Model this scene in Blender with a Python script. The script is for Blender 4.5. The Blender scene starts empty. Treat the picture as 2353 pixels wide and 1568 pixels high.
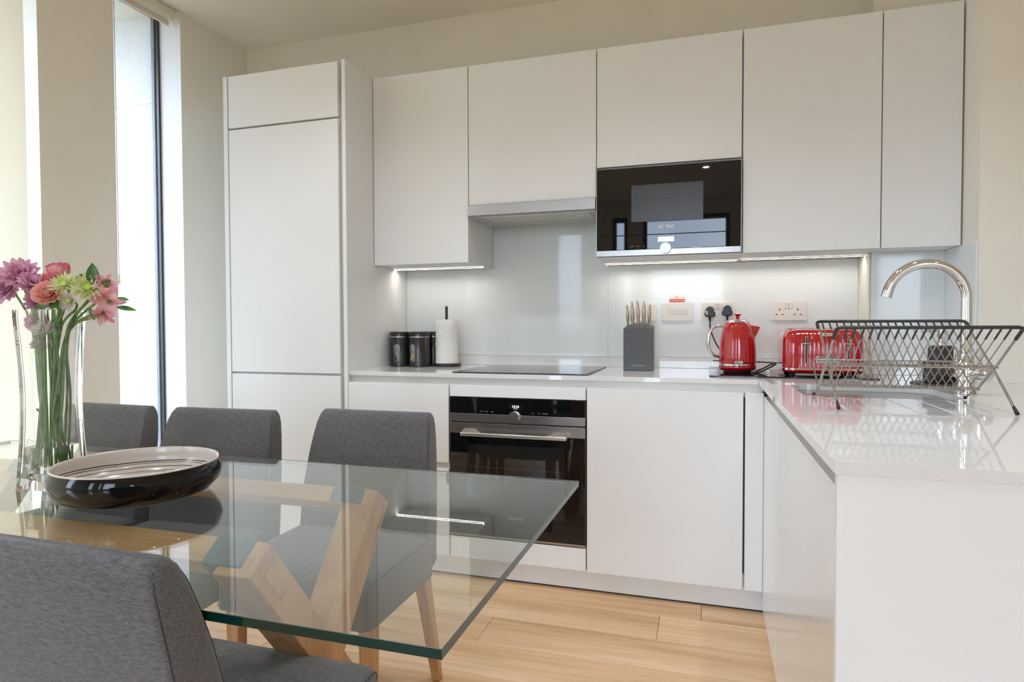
import bpy, bmesh, math, random
from mathutils import Vector, Matrix
from math import sin, cos, pi, radians
random.seed(7)
S = bpy.context.scene
COL = S.collection
# ------------------------------------------------------------------ camera
cam_d = bpy.data.cameras.new('camera'); cam = bpy.data.objects.new('camera', cam_d); COL.objects.link(cam)
S.camera = cam
yaw, pitch, roll = -0.3004, -0.0264, -0.0031
fw = Vector((sin(yaw)*cos(pitch), cos(yaw)*cos(pitch), sin(pitch)))
rt = Vector((cos(yaw), -sin(yaw), 0)); up = rt.cross(fw)
r2 = rt*cos(roll)+up*sin(roll); u2 = up*cos(roll)-rt*sin(roll)
cam.matrix_world = Matrix(((r2.x, u2.x, -fw.x, 1.0637), (r2.y, u2.y, -fw.y, -3.1108), (r2.z, u2.z, -fw.z, 1.109), (0, 0, 0, 1)))
cam_d.sensor_width = 36; cam_d.lens = 1443.17/2353*36; cam_d.clip_start = .05
# ------------------------------------------------------------------ exposure
S.view_settings.view_transform = 'Standard'; S.view_settings.look = 'None'
S.view_settings.exposure = 0.42; S.view_settings.gamma = 1; S.view_settings.use_curve_mapping = False
cy = S.cycles
cy.max_bounces = 14; cy.diffuse_bounces = 6; cy.glossy_bounces = 8; cy.transmission_bounces = 14
cy.transparent_max_bounces = 24; cy.sample_clamp_indirect = 6; cy.caustics_refractive = True; cy.caustics_reflective = False
# ------------------------------------------------------------------ sky (overcast)
SKY = 8.4
w = bpy.data.worlds.new('overcast_sky'); S.world = w; w.use_nodes = True
nt = w.node_tree; nt.nodes.clear()
out = nt.nodes.new('ShaderNodeOutputWorld'); bg = nt.nodes.new('ShaderNodeBackground')
tc = nt.nodes.new('ShaderNodeTexCoord'); mp = nt.nodes.new('ShaderNodeMapping'); mp.inputs['Scale'].default_value = (1, 1, 2.6)
no = nt.nodes.new('ShaderNodeTexNoise'); no.inputs['Scale'].default_value = 2.6; no.inputs['Detail'].default_value = 6
cr = nt.nodes.new('ShaderNodeValToRGB'); cr.color_ramp.elements[0].position = .36; cr.color_ramp.elements[0].color = (.54, .70, .95, 1)
cr.color_ramp.elements[1].position = .62; cr.color_ramp.elements[1].color = (.86, .98, 1.18, 1)
nt.links.new(tc.outputs['Generated'], mp.inputs[0]); nt.links.new(mp.outputs[0], no.inputs[0])
nt.links.new(no.outputs[0], cr.inputs[0]); 
sp0 = nt.nodes.new('ShaderNodeSeparateXYZ'); nt.links.new(tc.outputs['Generated'], sp0.inputs[0])
hz = nt.nodes.new('ShaderNodeMapRange'); hz.inputs['From Min'].default_value = -.02; hz.inputs['From Max'].default_value = .04; nt.links.new(sp0.outputs[2], hz.inputs['Value'])
gm = nt.nodes.new('ShaderNodeMix'); gm.data_type = 'RGBA'; gm.inputs[6].default_value = (.10, .105, .10, 1)   # streets and trees below the horizon
nt.links.new(hz.outputs[0], gm.inputs[0]); nt.links.new(cr.outputs[0], gm.inputs[7]); nt.links.new(gm.outputs[2], bg.inputs[0]); nt.links.new(bg.outputs[0], out.inputs[0])
bg.inputs[1].default_value = SKY

def area(name, loc, rot, sx, sy, power, color=(1, 1, 1), portal=False):
    d = bpy.data.lights.new(name, 'AREA'); d.shape = 'RECTANGLE'; d.size = sx; d.size_y = sy; d.energy = power; d.color = color
    o = bpy.data.objects.new(name, d); COL.objects.link(o); o.location = loc; o.rotation_euler = rot
    if portal: d.cycles.is_portal = True
    return o
# sky portals: light-sampling guides set in the window openings (they emit nothing themselves)
area('sky_portal', (1.30, -6.12, 1.32), (radians(90), 0, 0), 5.6, 2.6, 1, portal=True)
area('sky_portal', (-1.68, -.69, 1.37), (0, radians(-90), 0), 2.7, .42, 1, portal=True)
area('sky_portal', (-1.68, -2.7, 1.37), (0, radians(-90), 0), 2.7, 2.9, 1, portal=True)

# ------------------------------------------------------------------ materials
MATS = {}
def mat(name, color=(.8, .8, .8), rough=.5, metal=0, bump=0, bscale=200, coat=0, var=0, vscale=8, emit=None, estr=0, spec=.5, stretch=(1, 1, 1), cols=None, aniso=0):
    if name in MATS: return MATS[name]
    m = bpy.data.materials.new(name); m.use_nodes = True; n = m.node_tree; L = n.links; b = n.nodes['Principled BSDF']
    b.inputs['Base Color'].default_value = (*color, 1); b.inputs['Roughness'].default_value = rough; b.inputs['Metallic'].default_value = metal
    b.inputs['Specular IOR Level'].default_value = spec
    b.inputs['Coat Weight'].default_value = coat; b.inputs['Coat Roughness'].default_value = .03
    if aniso: b.inputs['Anisotropic'].default_value = aniso
    t = n.nodes.new('ShaderNodeTexCoord'); mp = n.nodes.new('ShaderNodeMapping'); mp.inputs['Scale'].default_value = stretch
    L.new(t.outputs['Object'], mp.inputs[0])
    if var or cols:
        x = n.nodes.new('ShaderNodeTexNoise'); x.inputs['Scale'].default_value = vscale; x.inputs['Detail'].default_value = 6
        L.new(mp.outputs[0], x.inputs[0]); r = n.nodes.new('ShaderNodeValToRGB')
        c2 = cols or (tuple(c*(1-var) for c in color), tuple(min(1, c*(1+var)) for c in color))
        r.color_ramp.elements[0].color = (*c2[0], 1); r.color_ramp.elements[1].color = (*c2[1], 1)
        r.color_ramp.elements[0].position = .35; r.color_ramp.elements[1].position = .65
        L.new(x.outputs[0], r.inputs[0]); L.new(r.outputs[0], b.inputs['Base Color'])
    if bump:
        x = n.nodes.new('ShaderNodeTexNoise'); x.inputs['Scale'].default_value = bscale; x.inputs['Detail'].default_value = 3
        L.new(mp.outputs[0], x.inputs[0]); u = n.nodes.new('ShaderNodeBump'); u.inputs['Strength'].default_value = bump; u.inputs['Distance'].default_value = .001
        L.new(x.outputs[0], u.inputs['Height']); L.new(u.outputs[0], b.inputs['Normal'])
    if emit: b.inputs['Emission Color'].default_value = (*emit, 1); b.inputs['Emission Strength'].default_value = estr
    MATS[name] = m; return m
wallm = mat('wall_paint', (.83, .795, .71), .75, bump=.15, bscale=260, var=.02, vscale=3)
ceilm = mat('ceiling_paint', (.84, .79, .70), .8, bump=.1, bscale=200)
revealm = mat('reveal_paint', (.84, .85, .86), .55, bump=.08, bscale=200)
cab = mat('cabinet_white', (.80, .81, .81), .42, bump=.05, bscale=500, var=.01, vscale=2)
cabg = mat('cabinet_side_white', (.80, .80, .78), .16, spec=.5, var=.01, vscale=2)
carc = mat('carcass_white', (.72, .71, .68), .5, var=.02)
railm = mat('grip_rail', (.60, .60, .56), .35, metal=.3, var=.03)
quartz = mat('quartz', (.765, .762, .76), .045, cols=((.74, .735, .732), (.785, .785, .784)), vscale=420, spec=.65)
splash = mat('splashback_glass', (.79, .835, .84), .05, coat=0, spec=.28, var=.01, vscale=2)
steel = mat('brushed_steel', (.43, .41, .395), .24, 1, bump=.12, bscale=60, stretch=(.6, 12, 30), var=.05, vscale=20)
chrome = mat('chrome', (.74, .74, .75), .06, 1, var=.01)
wirem = mat('chrome_wire', (.48, .47, .455), .22, 1, var=.05, vscale=60)
blackglass = mat('black_glass', (.004, .004, .005), .02, spec=.5, coat=0, var=.1, vscale=3)
hobglass = mat('hob_glass', (.010, .010, .011), .05, spec=.42, coat=0, var=.1, vscale=3)
darkwin = mat('oven_window_glass', (.016, .015, .014), .02, spec=.5, coat=0, var=.2, vscale=5)
blackpl = mat('black_plastic', (.018, .018, .020), .35, var=.1)
blackmetal = mat('black_enamel', (.012, .012, .013), .28, coat=.3, var=.1)
gapm = mat('gap_shade_black', (.02, .02, .02), .6, var=.1)  # near-black standing in for shade inside gaps; also used under the floor planks
red = mat('red_enamel', (.44, .003, .007), .14, coat=.8, spec=.5, cols=((.40, .002, .006), (.50, .004, .010)), vscale=120)
switchm = mat('switch_plate', (.80, .77, .72), .35, var=.01)
switchw = mat('switch_rocker', (.84, .82, .80), .2, var=.01)
slatem = mat('slate', (.035, .037, .040), .5, bump=.4, bscale=80, var=.15, vscale=30)
blockm = mat('knife_block_grey', (.075, .072, .07), .38, metal=.5, bump=.05, bscale=900, var=.05, vscale=60)
bronze = mat('knife_handle_steel', (.60, .50, .43), .16, 1, var=.05)
paper = mat('paper_towel', (.86, .84, .81), .9, bump=.9, bscale=260, var=.02)
led = mat('led_diffuser', (1, .95, .88), .4, emit=(1, .91, .80), estr=36, var=.01)
framem = mat('window_frame_dark', (.03, .032, .036), .35, var=.1)
frameg = mat('window_frame_grey', (.28, .30, .33), .4, var=.05)
stone = mat('exterior_stone', (.74, .74, .74), .85, cols=((.70, .70, .70), (.76, .76, .755)), vscale=70, bump=.3, bscale=90)
felt = mat('grey_felt', (.10, .13, .15), .95, bump=.9, bscale=420, var=.15, vscale=200)
leafm = mat('leaf_green', (.045, .14, .02), .45, cols=((.03, .10, .015), (.07, .20, .03)), vscale=40)
stemm = mat('stem_green', (.14, .28, .06), .5, cols=((.11, .22, .04), (.20, .36, .09)), vscale=40)
whitep = mat('print_white', (.75, .75, .75), .5, var=.01)
greyp = mat('print_grey', (.40, .40, .40), .5, var=.01)
rubber = mat('dark_rubber', (.02, .02, .021), .55, var=.1)
spotm = mat('lamp_lens', (1, .95, .85), .3, emit=(1, .86, .68), estr=40, var=.01)

def nodes(name):
    m = bpy.data.materials.new(name); m.use_nodes = True; MATS[name] = m
    return m, m.node_tree, m.node_tree.nodes['Principled BSDF']
def fabric(name, c1, c2):
    m, n, b = nodes(name); L = n.links; b.inputs['Roughness'].default_value = .92
    b.inputs['Sheen Weight'].default_value = .25; b.inputs['Specular IOR Level'].default_value = .2
    t = n.nodes.new('ShaderNodeTexCoord')
    def noise(sc, st, d=2):
        mp = n.nodes.new('ShaderNodeMapping'); mp.inputs['Scale'].default_value = st; L.new(t.outputs['Object'], mp.inputs[0])
        x = n.nodes.new('ShaderNodeTexNoise'); x.inputs['Scale'].default_value = sc; x.inputs['Detail'].default_value = d; L.new(mp.outputs[0], x.inputs[0]); return x
    a = noise(260, (.35, 1, 1.6), 3); h = noise(900, (1, 1, 1), 1)
    ad = n.nodes.new('ShaderNodeMath'); ad.operation = 'ADD'; L.new(a.outputs[0], ad.inputs[0]); L.new(h.outputs[0], ad.inputs[1])
    r = n.nodes.new('ShaderNodeValToRGB'); r.color_ramp.elements[0].position = .36*1; r.color_ramp.elements[1].position = .64
    hf = n.nodes.new('ShaderNodeMath'); hf.operation = 'MULTIPLY'; hf.inputs[1].default_value = .5; L.new(ad.outputs[0], hf.inputs[0])
    r.color_ramp.elements[0].color = (*c1, 1); r.color_ramp.elements[1].color = (*c2, 1)
    L.new(hf.outputs[0], r.inputs[0]); L.new(r.outputs[0], b.inputs['Base Color'])
    u = n.nodes.new('ShaderNodeBump'); u.inputs['Strength'].default_value = .5; u.inputs['Distance'].default_value = .0008
    L.new(hf.outputs[0], u.inputs['Height']); L.new(u.outputs[0], b.inputs['Normal']); return m
fab = fabric('grey_melange_fabric', (.062, .061, .066), (.150, .148, .152))
def wood(name, c1, c2, c3, axis='x', scale=1.0, rough=.45, knots=False):
    m, n, b = nodes(name); L = n.links; b.inputs['Roughness'].default_value = rough
    t = n.nodes.new('ShaderNodeTexCoord'); mp = n.nodes.new('ShaderNodeMapping')
    st = {'x': (.9, 14, 14), 'z': (14, 14, .9), 'y': (14, .9, 14)}[axis]
    oi = n.nodes.new('ShaderNodeObjectInfo'); ml = n.nodes.new('ShaderNodeVectorMath'); ml.operation = 'SCALE'; ml.inputs['Scale'].default_value = 37
    cb = n.nodes.new('ShaderNodeCombineXYZ'); L.new(oi.outputs['Random'], cb.inputs[0]); L.new(oi.outputs['Random'], cb.inputs[1])
    L.new(cb.outputs[0], ml.inputs[0]); av = n.nodes.new('ShaderNodeVectorMath'); L.new(t.outputs['Object'], av.inputs[0]); L.new(ml.outputs[0], av.inputs[1])
    mp.inputs['Scale'].default_value = tuple(s*scale for s in st); L.new(av.outputs[0], mp.inputs[0])
    x = n.nodes.new('ShaderNodeTexNoise'); x.inputs['Scale'].default_value = 1.1; x.inputs['Detail'].default_value = 8; x.inputs['Distortion'].default_value = .7; L.new(mp.outputs[0], x.inputs[0])
    r = n.nodes.new('ShaderNodeValToRGB'); e = r.color_ramp.elements; e[0].position = .32; e[0].color = (*c1, 1); e[1].position = .70; e[1].color = (*c3, 1)
    m2 = e.new(.5); m2.color = (*c2, 1); L.new(x.outputs[0], r.inputs[0])
    colr = r.outputs[0]
    f = n.nodes.new('ShaderNodeTexNoise'); f.inputs['Scale'].default_value = 9; f.inputs['Detail'].default_value = 4; L.new(mp.outputs[0], f.inputs[0])
    gr = n.nodes.new('ShaderNodeValToRGB'); gr.color_ramp.elements[0].position = .35; gr.color_ramp.elements[0].color = (.86, .82, .78, 1); gr.color_ramp.elements[1].position = .55; gr.color_ramp.elements[1].color = (1, 1, 1, 1)
    g2 = n.nodes.new('ShaderNodeMix'); g2.data_type = 'RGBA'; g2.blend_type = 'MULTIPLY'; g2.inputs[0].default_value = .8
    L.new(f.outputs[0], gr.inputs[0]); L.new(colr, g2.inputs[6]); L.new(gr.outputs[0], g2.inputs[7]); colr = g2.outputs[2]
    if knots:
        v = n.nodes.new('ShaderNodeTexVoronoi'); v.inputs['Scale'].default_value = 3.1; mk = n.nodes.new('ShaderNodeMapping'); mk.inputs['Scale'].default_value = (.45, 1, 1)
        L.new(av.outputs[0], mk.inputs[0]); L.new(mk.outputs[0], v.inputs[0]); kr = n.nodes.new('ShaderNodeValToRGB'); kr.color_ramp.elements[0].position = .010; kr.color_ramp.elements[0].color = (.45, .38, .32, 1)
        kr.color_ramp.elements[1].position = .035; kr.color_ramp.elements[1].color = (1, 1, 1, 1); L.new(v.outputs['Distance'], kr.inputs[0])
        mx = n.nodes.new('ShaderNodeMix'); mx.data_type = 'RGBA'; mx.blend_type = 'MULTIPLY'; mx.inputs[0].default_value = 1
        L.new(colr, mx.inputs[6]); L.new(kr.outputs[0], mx.inputs[7]); colr = mx.outputs[2]
    if knots:
        v = n.nodes.new('ShaderNodeTexVoronoi'); v.inputs['Scale'].default_value = 13; mk = n.nodes.new('ShaderNodeMapping'); mk.inputs['Scale'].default_value = (.5, 1.6, 1); mk.inputs['Rotation'].default_value = (0, 0, .5)
        L.new(av.outputs[0], mk.inputs[0]); L.new(mk.outputs[0], v.inputs[0]); kr = n.nodes.new('ShaderNodeValToRGB'); kr.color_ramp.elements[0].position = .012; kr.color_ramp.elements[0].color = (.25, .19, .15, 1)
        kr.color_ramp.elements[1].position = .028; kr.color_ramp.elements[1].color = (1, 1, 1, 1); L.new(v.outputs['Distance'], kr.inputs[0])
        mx = n.nodes.new('ShaderNodeMix'); mx.data_type = 'RGBA'; mx.blend_type = 'MULTIPLY'; mx.inputs[0].default_value = 1
        L.new(colr, mx.inputs[6]); L.new(kr.outputs[0], mx.inputs[7]); colr = mx.outputs[2]
    L.new(colr, b.inputs['Base Color'])
    u = n.nodes.new('ShaderNodeBump'); u.inputs['Strength'].default_value = .15; u.inputs['Distance'].default_value = .001; L.new(f.outputs[0], u.inputs['Height']); L.new(u.outputs[0], b.inputs['Normal'])
    return m
floorm = wood('oak_floor', (.52, .31, .15), (.70, .455, .255), (.80, .565, .36), 'x', .55, .42, True)
oakx = wood('oak_table_x', (.42, .215, .085), (.52, .285, .12), (.60, .35, .165), 'x', 1.0, .4)
oakz = wood('oak_leg_z', (.40, .205, .085), (.49, .265, .115), (.56, .32, .15), 'z', 1.0, .4)
def thin_glass(name, tint, r=.0):
    m, n, b = nodes(name); L = n.links; n.nodes.remove(b); o = n.nodes['Material Output']
    g = n.nodes.new('ShaderNodeNewGeometry'); mr = n.nodes.new('ShaderNodeMapRange'); mr.inputs['To Min'].default_value = 1.5; mr.inputs['To Max'].default_value = 1/1.5
    L.new(g.outputs['Backfacing'], mr.inputs['Value']); fr = n.nodes.new('ShaderNodeFresnel'); L.new(mr.outputs[0], fr.inputs['IOR'])
    tr = n.nodes.new('ShaderNodeBsdfTransparent'); tr.inputs[0].default_value = (*tint, 1); gl = n.nodes.new('ShaderNodeBsdfGlossy'); gl.inputs['Roughness'].default_value = r
    nz = n.nodes.new('ShaderNodeTexNoise'); nz.inputs['Scale'].default_value = 2; cr2 = n.nodes.new('ShaderNodeValToRGB')
    cr2.color_ramp.elements[0].color = (.97, .98, .98, 1); cr2.color_ramp.elements[1].color = (1, 1, 1, 1); L.new(nz.outputs[0], cr2.inputs[0]); L.new(cr2.outputs[0], gl.inputs[0])
    mx = n.nodes.new('ShaderNodeMixShader'); L.new(fr.outputs[0], mx.inputs[0]); L.new(tr.outputs[0], mx.inputs[1]); L.new(gl.outputs[0], mx.inputs[2]); L.new(mx.outputs[0], o.inputs[0])
    return m
paneg = thin_glass('window_glass', (.97, .985, .98))
tableg = thin_glass('table_glass', (.945, .975, .962))
def real_glass(name, col, ior=1.5, rough=0):
    m, n, b = nodes(name); b.inputs['Base Color'].default_value = (*col, 1); b.inputs['Roughness'].default_value = rough; b.inputs['IOR'].default_value = ior
    b.inputs['Transmission Weight'].default_value = 1; b.inputs['Specular IOR Level'].default_value = .5
    t = n.nodes.new('ShaderNodeTexNoise'); t.inputs['Scale'].default_value = 5; u = n.nodes.new('ShaderNodeBump'); u.inputs['Strength'].default_value = .02; u.inputs['Distance'].default_value = .001
    n.links.new(t.outputs[0], u.inputs['Height']); n.links.new(u.outputs[0], b.inputs['Normal']); return m
vaseg = real_glass('vase_glass', (.985, .995, .99)); waterm = real_glass('water', (.97, .99, .96), 1.33)
edgeg = mat('green_glass_edge', (.001, .024, .018), .1, spec=.3, var=.2, vscale=6)
edgew = mat('ground_glass_edge', (.055, .07, .07), .2, spec=.6, var=.1, vscale=30)
blindm, n_, b_ = nodes('blind_fabric'); b_.inputs['Base Color'].default_value = (.82, .77, .66, 1); b_.inputs['Roughness'].default_value = .85
b_.inputs['Subsurface Weight'].default_value = 0
L_ = n_.links; tl = n_.nodes.new('ShaderNodeBsdfTranslucent'); tl.inputs[0].default_value = (.92, .88, .78, 1)
mx_ = n_.nodes.new('ShaderNodeMixShader'); mx_.inputs[0].default_value = .5
wv = n_.nodes.new('ShaderNodeTexNoise'); wv.inputs['Scale'].default_value = 300; wb = n_.nodes.new('ShaderNodeBump'); wb.inputs['Strength'].default_value = .3; wb.inputs['Distance'].default_value = .0006
L_.new(wv.outputs[0], wb.inputs['Height']); L_.new(wb.outputs[0], b_.inputs['Normal'])
L_.new(b_.outputs[0], mx_.inputs[1]); L_.new(tl.outputs[0], mx_.inputs[2]); L_.new(mx_.outputs[0], n_.nodes['Material Output'].inputs[0])

# ------------------------------------------------------------------ builders
class MB:
    def __init__(s): s.v = []; s.f = []
    def add(s, vs, fs):
        o = len(s.v); s.v += [tuple(v) for v in vs]; s.f += [tuple(i+o for i in f) for f in fs]; return s
    def box(s, x0, x1, y0, y1, z0, z1):
        return s.add([(x0, y0, z0), (x1, y0, z0), (x1, y1, z0), (x0, y1, z0), (x0, y0, z1), (x1, y0, z1), (x1, y1, z1), (x0, y1, z1)],
                     [(0, 3, 2, 1), (4, 5, 6, 7), (0, 1, 5, 4), (1, 2, 6, 5), (2, 3, 7, 6), (3, 0, 4, 7)])
    def loft(s, secs, cap=True, closed=True):
        n = len(secs[0]); assert all(len(q) == n for q in secs)
        vs = [p for q in secs for p in q]; fs = []
        for i in range(len(secs)-1):
            for j in range(n if closed else n-1):
                k = (j+1) % n; fs.append((i*n+j, i*n+k, (i+1)*n+k, (i+1)*n+j))
        if cap: fs += [tuple(range(n-1, -1, -1)), tuple((len(secs)-1)*n+j for j in range(n))]
        return s.add(vs, fs)
    def tube(s, pts, r, n=8, cap=True, taper=None):
        pts = [Vector(p) for p in pts]; secs = []; prev = None
        for i, p in enumerate(pts):
            d = (pts[min(i+1, len(pts)-1)]-pts[max(i-1, 0)]).normalized()
            if prev is None:
                a = d.orthogonal().normalized()
            else:
                a = (prev-d*prev.dot(d)).normalized()
            prev = a; b = d.cross(a); rr = r if taper is None else r*taper[i]
            secs.append([p+(a*cos(2*pi*j/n)+b*sin(2*pi*j/n))*rr for j in range(n)])
        return s.loft(secs, cap)
    def lathe(s, prof, c=(0, 0, 0), n=32, cap=True):
        return s.loft([[(c[0]+r*cos(2*pi*j/n), c[1]+r*sin(2*pi*j/n), c[2]+z) for j in range(n)] for r, z in prof], cap)
    def cyl(s, a, b, r, n=20): return s.tube([a, b], r, n)
def obj(name, mb, m, parent=None, smooth=False, bevel=0, seg=2, sub=0, auto=True, loc=None):
    me = bpy.data.meshes.new(name); me.from_pydata(mb.v, [], mb.f); me.update()
    bm = bmesh.new(); bm.from_mesh(me); bmesh.ops.recalc_face_normals(bm, faces=bm.faces); bm.to_mesh(me); bm.free()
    o = bpy.data.objects.new(name, me); COL.objects.link(o)
    for mm in (m if isinstance(m, (list, tuple)) else [m]): me.materials.append(mm)
    if smooth:
        for p in me.polygons: p.use_smooth = True
        if auto: me.set_sharp_from_angle(angle=radians(38))
    if bevel:
        b = o.modifiers.new('bevel', 'BEVEL'); b.width = bevel; b.segments = seg; b.limit_method = 'ANGLE'; b.angle_limit = radians(40)
        for p in me.polygons: p.use_smooth = True
        if not smooth: me.set_sharp_from_angle(angle=radians(30))
        b.harden_normals = False
    if sub:
        q = o.modifiers.new('subdivision', 'SUBSURF'); q.levels = q.render_levels = sub
    if loc: o.location = loc
    if parent:
        o.parent = parent
        if parent.location.length or parent.rotation_euler.z or parent.parent: pass
    return o
def thing(name, label, cat, group=None, loc=(0, 0, 0), rz=0):
    o = bpy.data.objects.new(name, None); COL.objects.link(o); o.empty_display_size = .05
    o.location = loc; o.rotation_euler.z = rz; tag(o, label, cat, group); return o
def tag(o, label=None, cat=None, group=None, kind=None):
    if label: o['label'] = label
    if cat: o['category'] = cat
    if group: o['group'] = group
    if kind: o['kind'] = kind
    return o
def B(*a): return MB().box(*a)
# W(parent, ...) : world-space mesh under a thing placed at T (parts keep world-built coordinates)
def off(mb, T): mb.v = [(v[0]-T[0], v[1]-T[1], v[2]-T[2]) for v in mb.v]; return mb
def part(name, mb, m, t, **k):
    T = Vector((0, 0, 0)); q = t
    while q: T += q.location; q = q.parent
    return obj(name, off(mb, T), m, t, **k)
def rrect(w, d, r, n=5, cx=0, cy=0, z=0):
    pts = []
    for sx, sy, a0 in ((1, 1, 0), (-1, 1, 90), (-1, -1, 180), (1, -1, 270)):
        for i in range(n+1):
            a = radians(a0+90*i/n); pts.append((cx+sx*(w/2-r)+r*cos(a), cy+sy*(d/2-r)+r*sin(a), z))
    return pts
def text(name, body, size, loc, m, parent, rot=(radians(90), 0, 0), ext=.0003, bold=0, al='CENTER'):
    c = bpy.data.curves.new(name, 'FONT'); c.body = body; c.size = size; c.extrude = ext; c.align_x = al; c.align_y = 'CENTER'; c.offset = bold; c.resolution_u = 3
    o = bpy.data.objects.new('tmp', c); COL.objects.link(o); bpy.context.view_layer.update()
    me = bpy.data.meshes.new_from_object(o.evaluated_get(bpy.context.evaluated_depsgraph_get())); bpy.data.objects.remove(o)
    q = bpy.data.objects.new(name, me); COL.objects.link(q); me.materials.clear(); me.materials.append(m)
    T = Vector((0, 0, 0)); p = parent
    while p: T += p.location; p = p.parent
    q.location = Vector(loc)-T; q.rotation_euler = rot; q.parent = parent; return q
def boolean(o, cutters):
    for c in cutters:
        md = o.modifiers.new('cut', 'BOOLEAN'); md.operation = 'DIFFERENCE'; md.object = c; md.solver = 'EXACT'
    bpy.context.view_layer.update()
    me = bpy.data.meshes.new_from_object(o.evaluated_get(bpy.context.evaluated_depsgraph_get()))
    o.modifiers.clear(); old = o.data; o.data = me; bpy.data.meshes.remove(old)
    for c in cutters: bpy.data.objects.remove(c)
    return o
def copy_tree(o, parent=None):
    c = o.copy(); COL.objects.link(c); c.parent = parent
    for ch in [q for q in bpy.data.objects if q.parent == o]: copy_tree(ch, c)
    return c
def struct(name, mb, m, parent=None, **k):
    o = obj(name, mb, m, parent, **k)
    if not parent: o['kind'] = 'structure'
    return o

# ================================================================== ROOM SHELL
XL, CZ = -1.53, 2.727
struct('wall_back', B(XL-.4, 2.1, .0, .15, 0, CZ), wallm)
box = struct('wall_boxing', B(1.71, 2.1, -.19, .0, 0, CZ), wallm)
struct('wall_right', B(1.979, 2.15, -.3495, -.0, 0, CZ), wallm)
struct('wall_beside_peninsula', B(1.979, 4.3, -.50, -.35, 0, CZ), wallm)
struct('wall_far_right', B(4.2, 4.35, -6.2, -.35, 0, CZ), wallm)
struct('ceiling', B(XL-.4, 4.35, -6.3, .15, CZ, CZ+.1), ceilm)
# left wall: three pieces with two full-height window openings between
struct('wall_left', B(XL-.4, XL, -.49, .0, 0, CZ), wallm)
struct('wall_left_pier', B(XL-.19, XL, -1.22, -.875, 0, CZ), wallm)
struct('wall_left_near', B(XL-.19, XL, -6.2, -4.2, 0, CZ), wallm)
struct('trim_1', B(XL-.17, XL+.0008, -.4905, -.4895, 0, CZ-.001), revealm)
# rear wall behind the photographer with its windows
struct('wall_rear', MB().box(XL-.4, 4.35, -6.2, -6.05, 2.52, CZ).box(XL-.4, -1.1, -6.2, -6.05, 0, 2.52).box(.06, .26, -6.2, -6.05, 0, 2.52)
       .box(1.34, 3.05, -6.2, -6.05, 0, 2.52).box(-.66, -.14, -6.2, -6.05, 0, 2.52).box(3.65, 4.35, -6.2, -6.05, 0, 2.52).box(3.05, 3.65, -6.2, -6.05, 2.0, 2.52), wallm)
def window(name, x0, x1, z1, y=-6.12):
    f = struct(name, MB().box(x0, x1, y-.03, y+.03, 0, .06).box(x0, x1, y-.03, y+.03, z1-.06, z1).box(x0, x0+.05, y-.03, y+.03, .06, z1-.06).box(x1-.05, x1, y-.03, y+.03, .06, z1-.06), framem, bevel=.003)
    obj('pane', B(x0+.05, x1-.05, y-.004, y+.004, .06, z1-.06), paneg, f); return f
window('window_1', -.14, .06, 2.52); window('window_6', -1.1, -.66, 2.52); window('window_2', .26, 1.34, 2.52); window('window_3', 3.05, 3.65, 2.0)
# left windows
def lwindow(name, y0, y1):
    f = struct(name, MB().box(XL-.175, XL-.155, y0, y0+.018, 0, CZ).box(XL-.175, XL-.155, y1-.018, y1, 0, CZ).box(XL-.175, XL-.155, y0+.018, y1-.018, 0, .05).box(XL-.175, XL-.155, y0+.018, y1-.018, CZ-.02, CZ), frameg, bevel=.002)
    obj('gasket', MB().box(XL-.155, XL-.135, y1-.012, y1, 0, CZ).box(XL-.155, XL-.135, y0, y0+.012, 0, CZ), framem, f)
    obj('pane', B(XL-.168, XL-.162, y0+.018, y1-.018, .05, CZ-.02), paneg, f)
    return f
lwindow('window_4', -.875, -.49); lwindow('window_5', -4.2, -1.22)
# floor: oak planks, each a piece
fl = struct('floor', B(XL-.4, 4.35, -6.2, .15, -.06, -.012), gapm)
PW = .1928; G = .0007
row = 0; y = -.499+.1925*2
plank_me = {}
while y > -6.15:
    y0 = y-.1925
    ends = {2: [1.05], 4: [.298], 3: [-1.1], 5: [1.6], 6: [-.4], 7: [1.9]}.get(row, [random.uniform(-1, 1.5)])
    xs = sorted([XL-.17]+[e for e in ends]+[e+2.0 for e in ends if e+2.0 < 4.1]+[4.2])
    for a, b in zip(xs[:-1], xs[1:]):
        if b-a < .05: continue
        hw, hd = (b-a)/2-G, .1925/2-.0003
        o = obj('plank', B(-hw, hw, -hd, hd, -.006, .006), floorm, fl, bevel=.0008, seg=1)
        o.location = ((a+b)/2, (y+y0)/2, -.006)
    y = y0; row += 1
# exterior fin wall of stone slabs and soffit outside the window
fin = struct('wall_exterior_fin', B(-2.6, -1.71, -.4895, -.30, -.3, 3.0), mat('joint_mortar', (.45, .45, .45), .9, var=.05))
zz = [-.05, .355, .755, 1.16, 1.566, 1.967, 2.273, 2.78]
for a, b in zip(zz[:-1], zz[1:]): obj('stone_slab', B(-2.6, -1.715, -.492, -.474, a+.0015, b-.0015), stone, fin, bevel=.001)
struct('trim_2', B(-2.6, -1.71, -3.2, -.49, 2.785, 2.86), stone)
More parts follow.
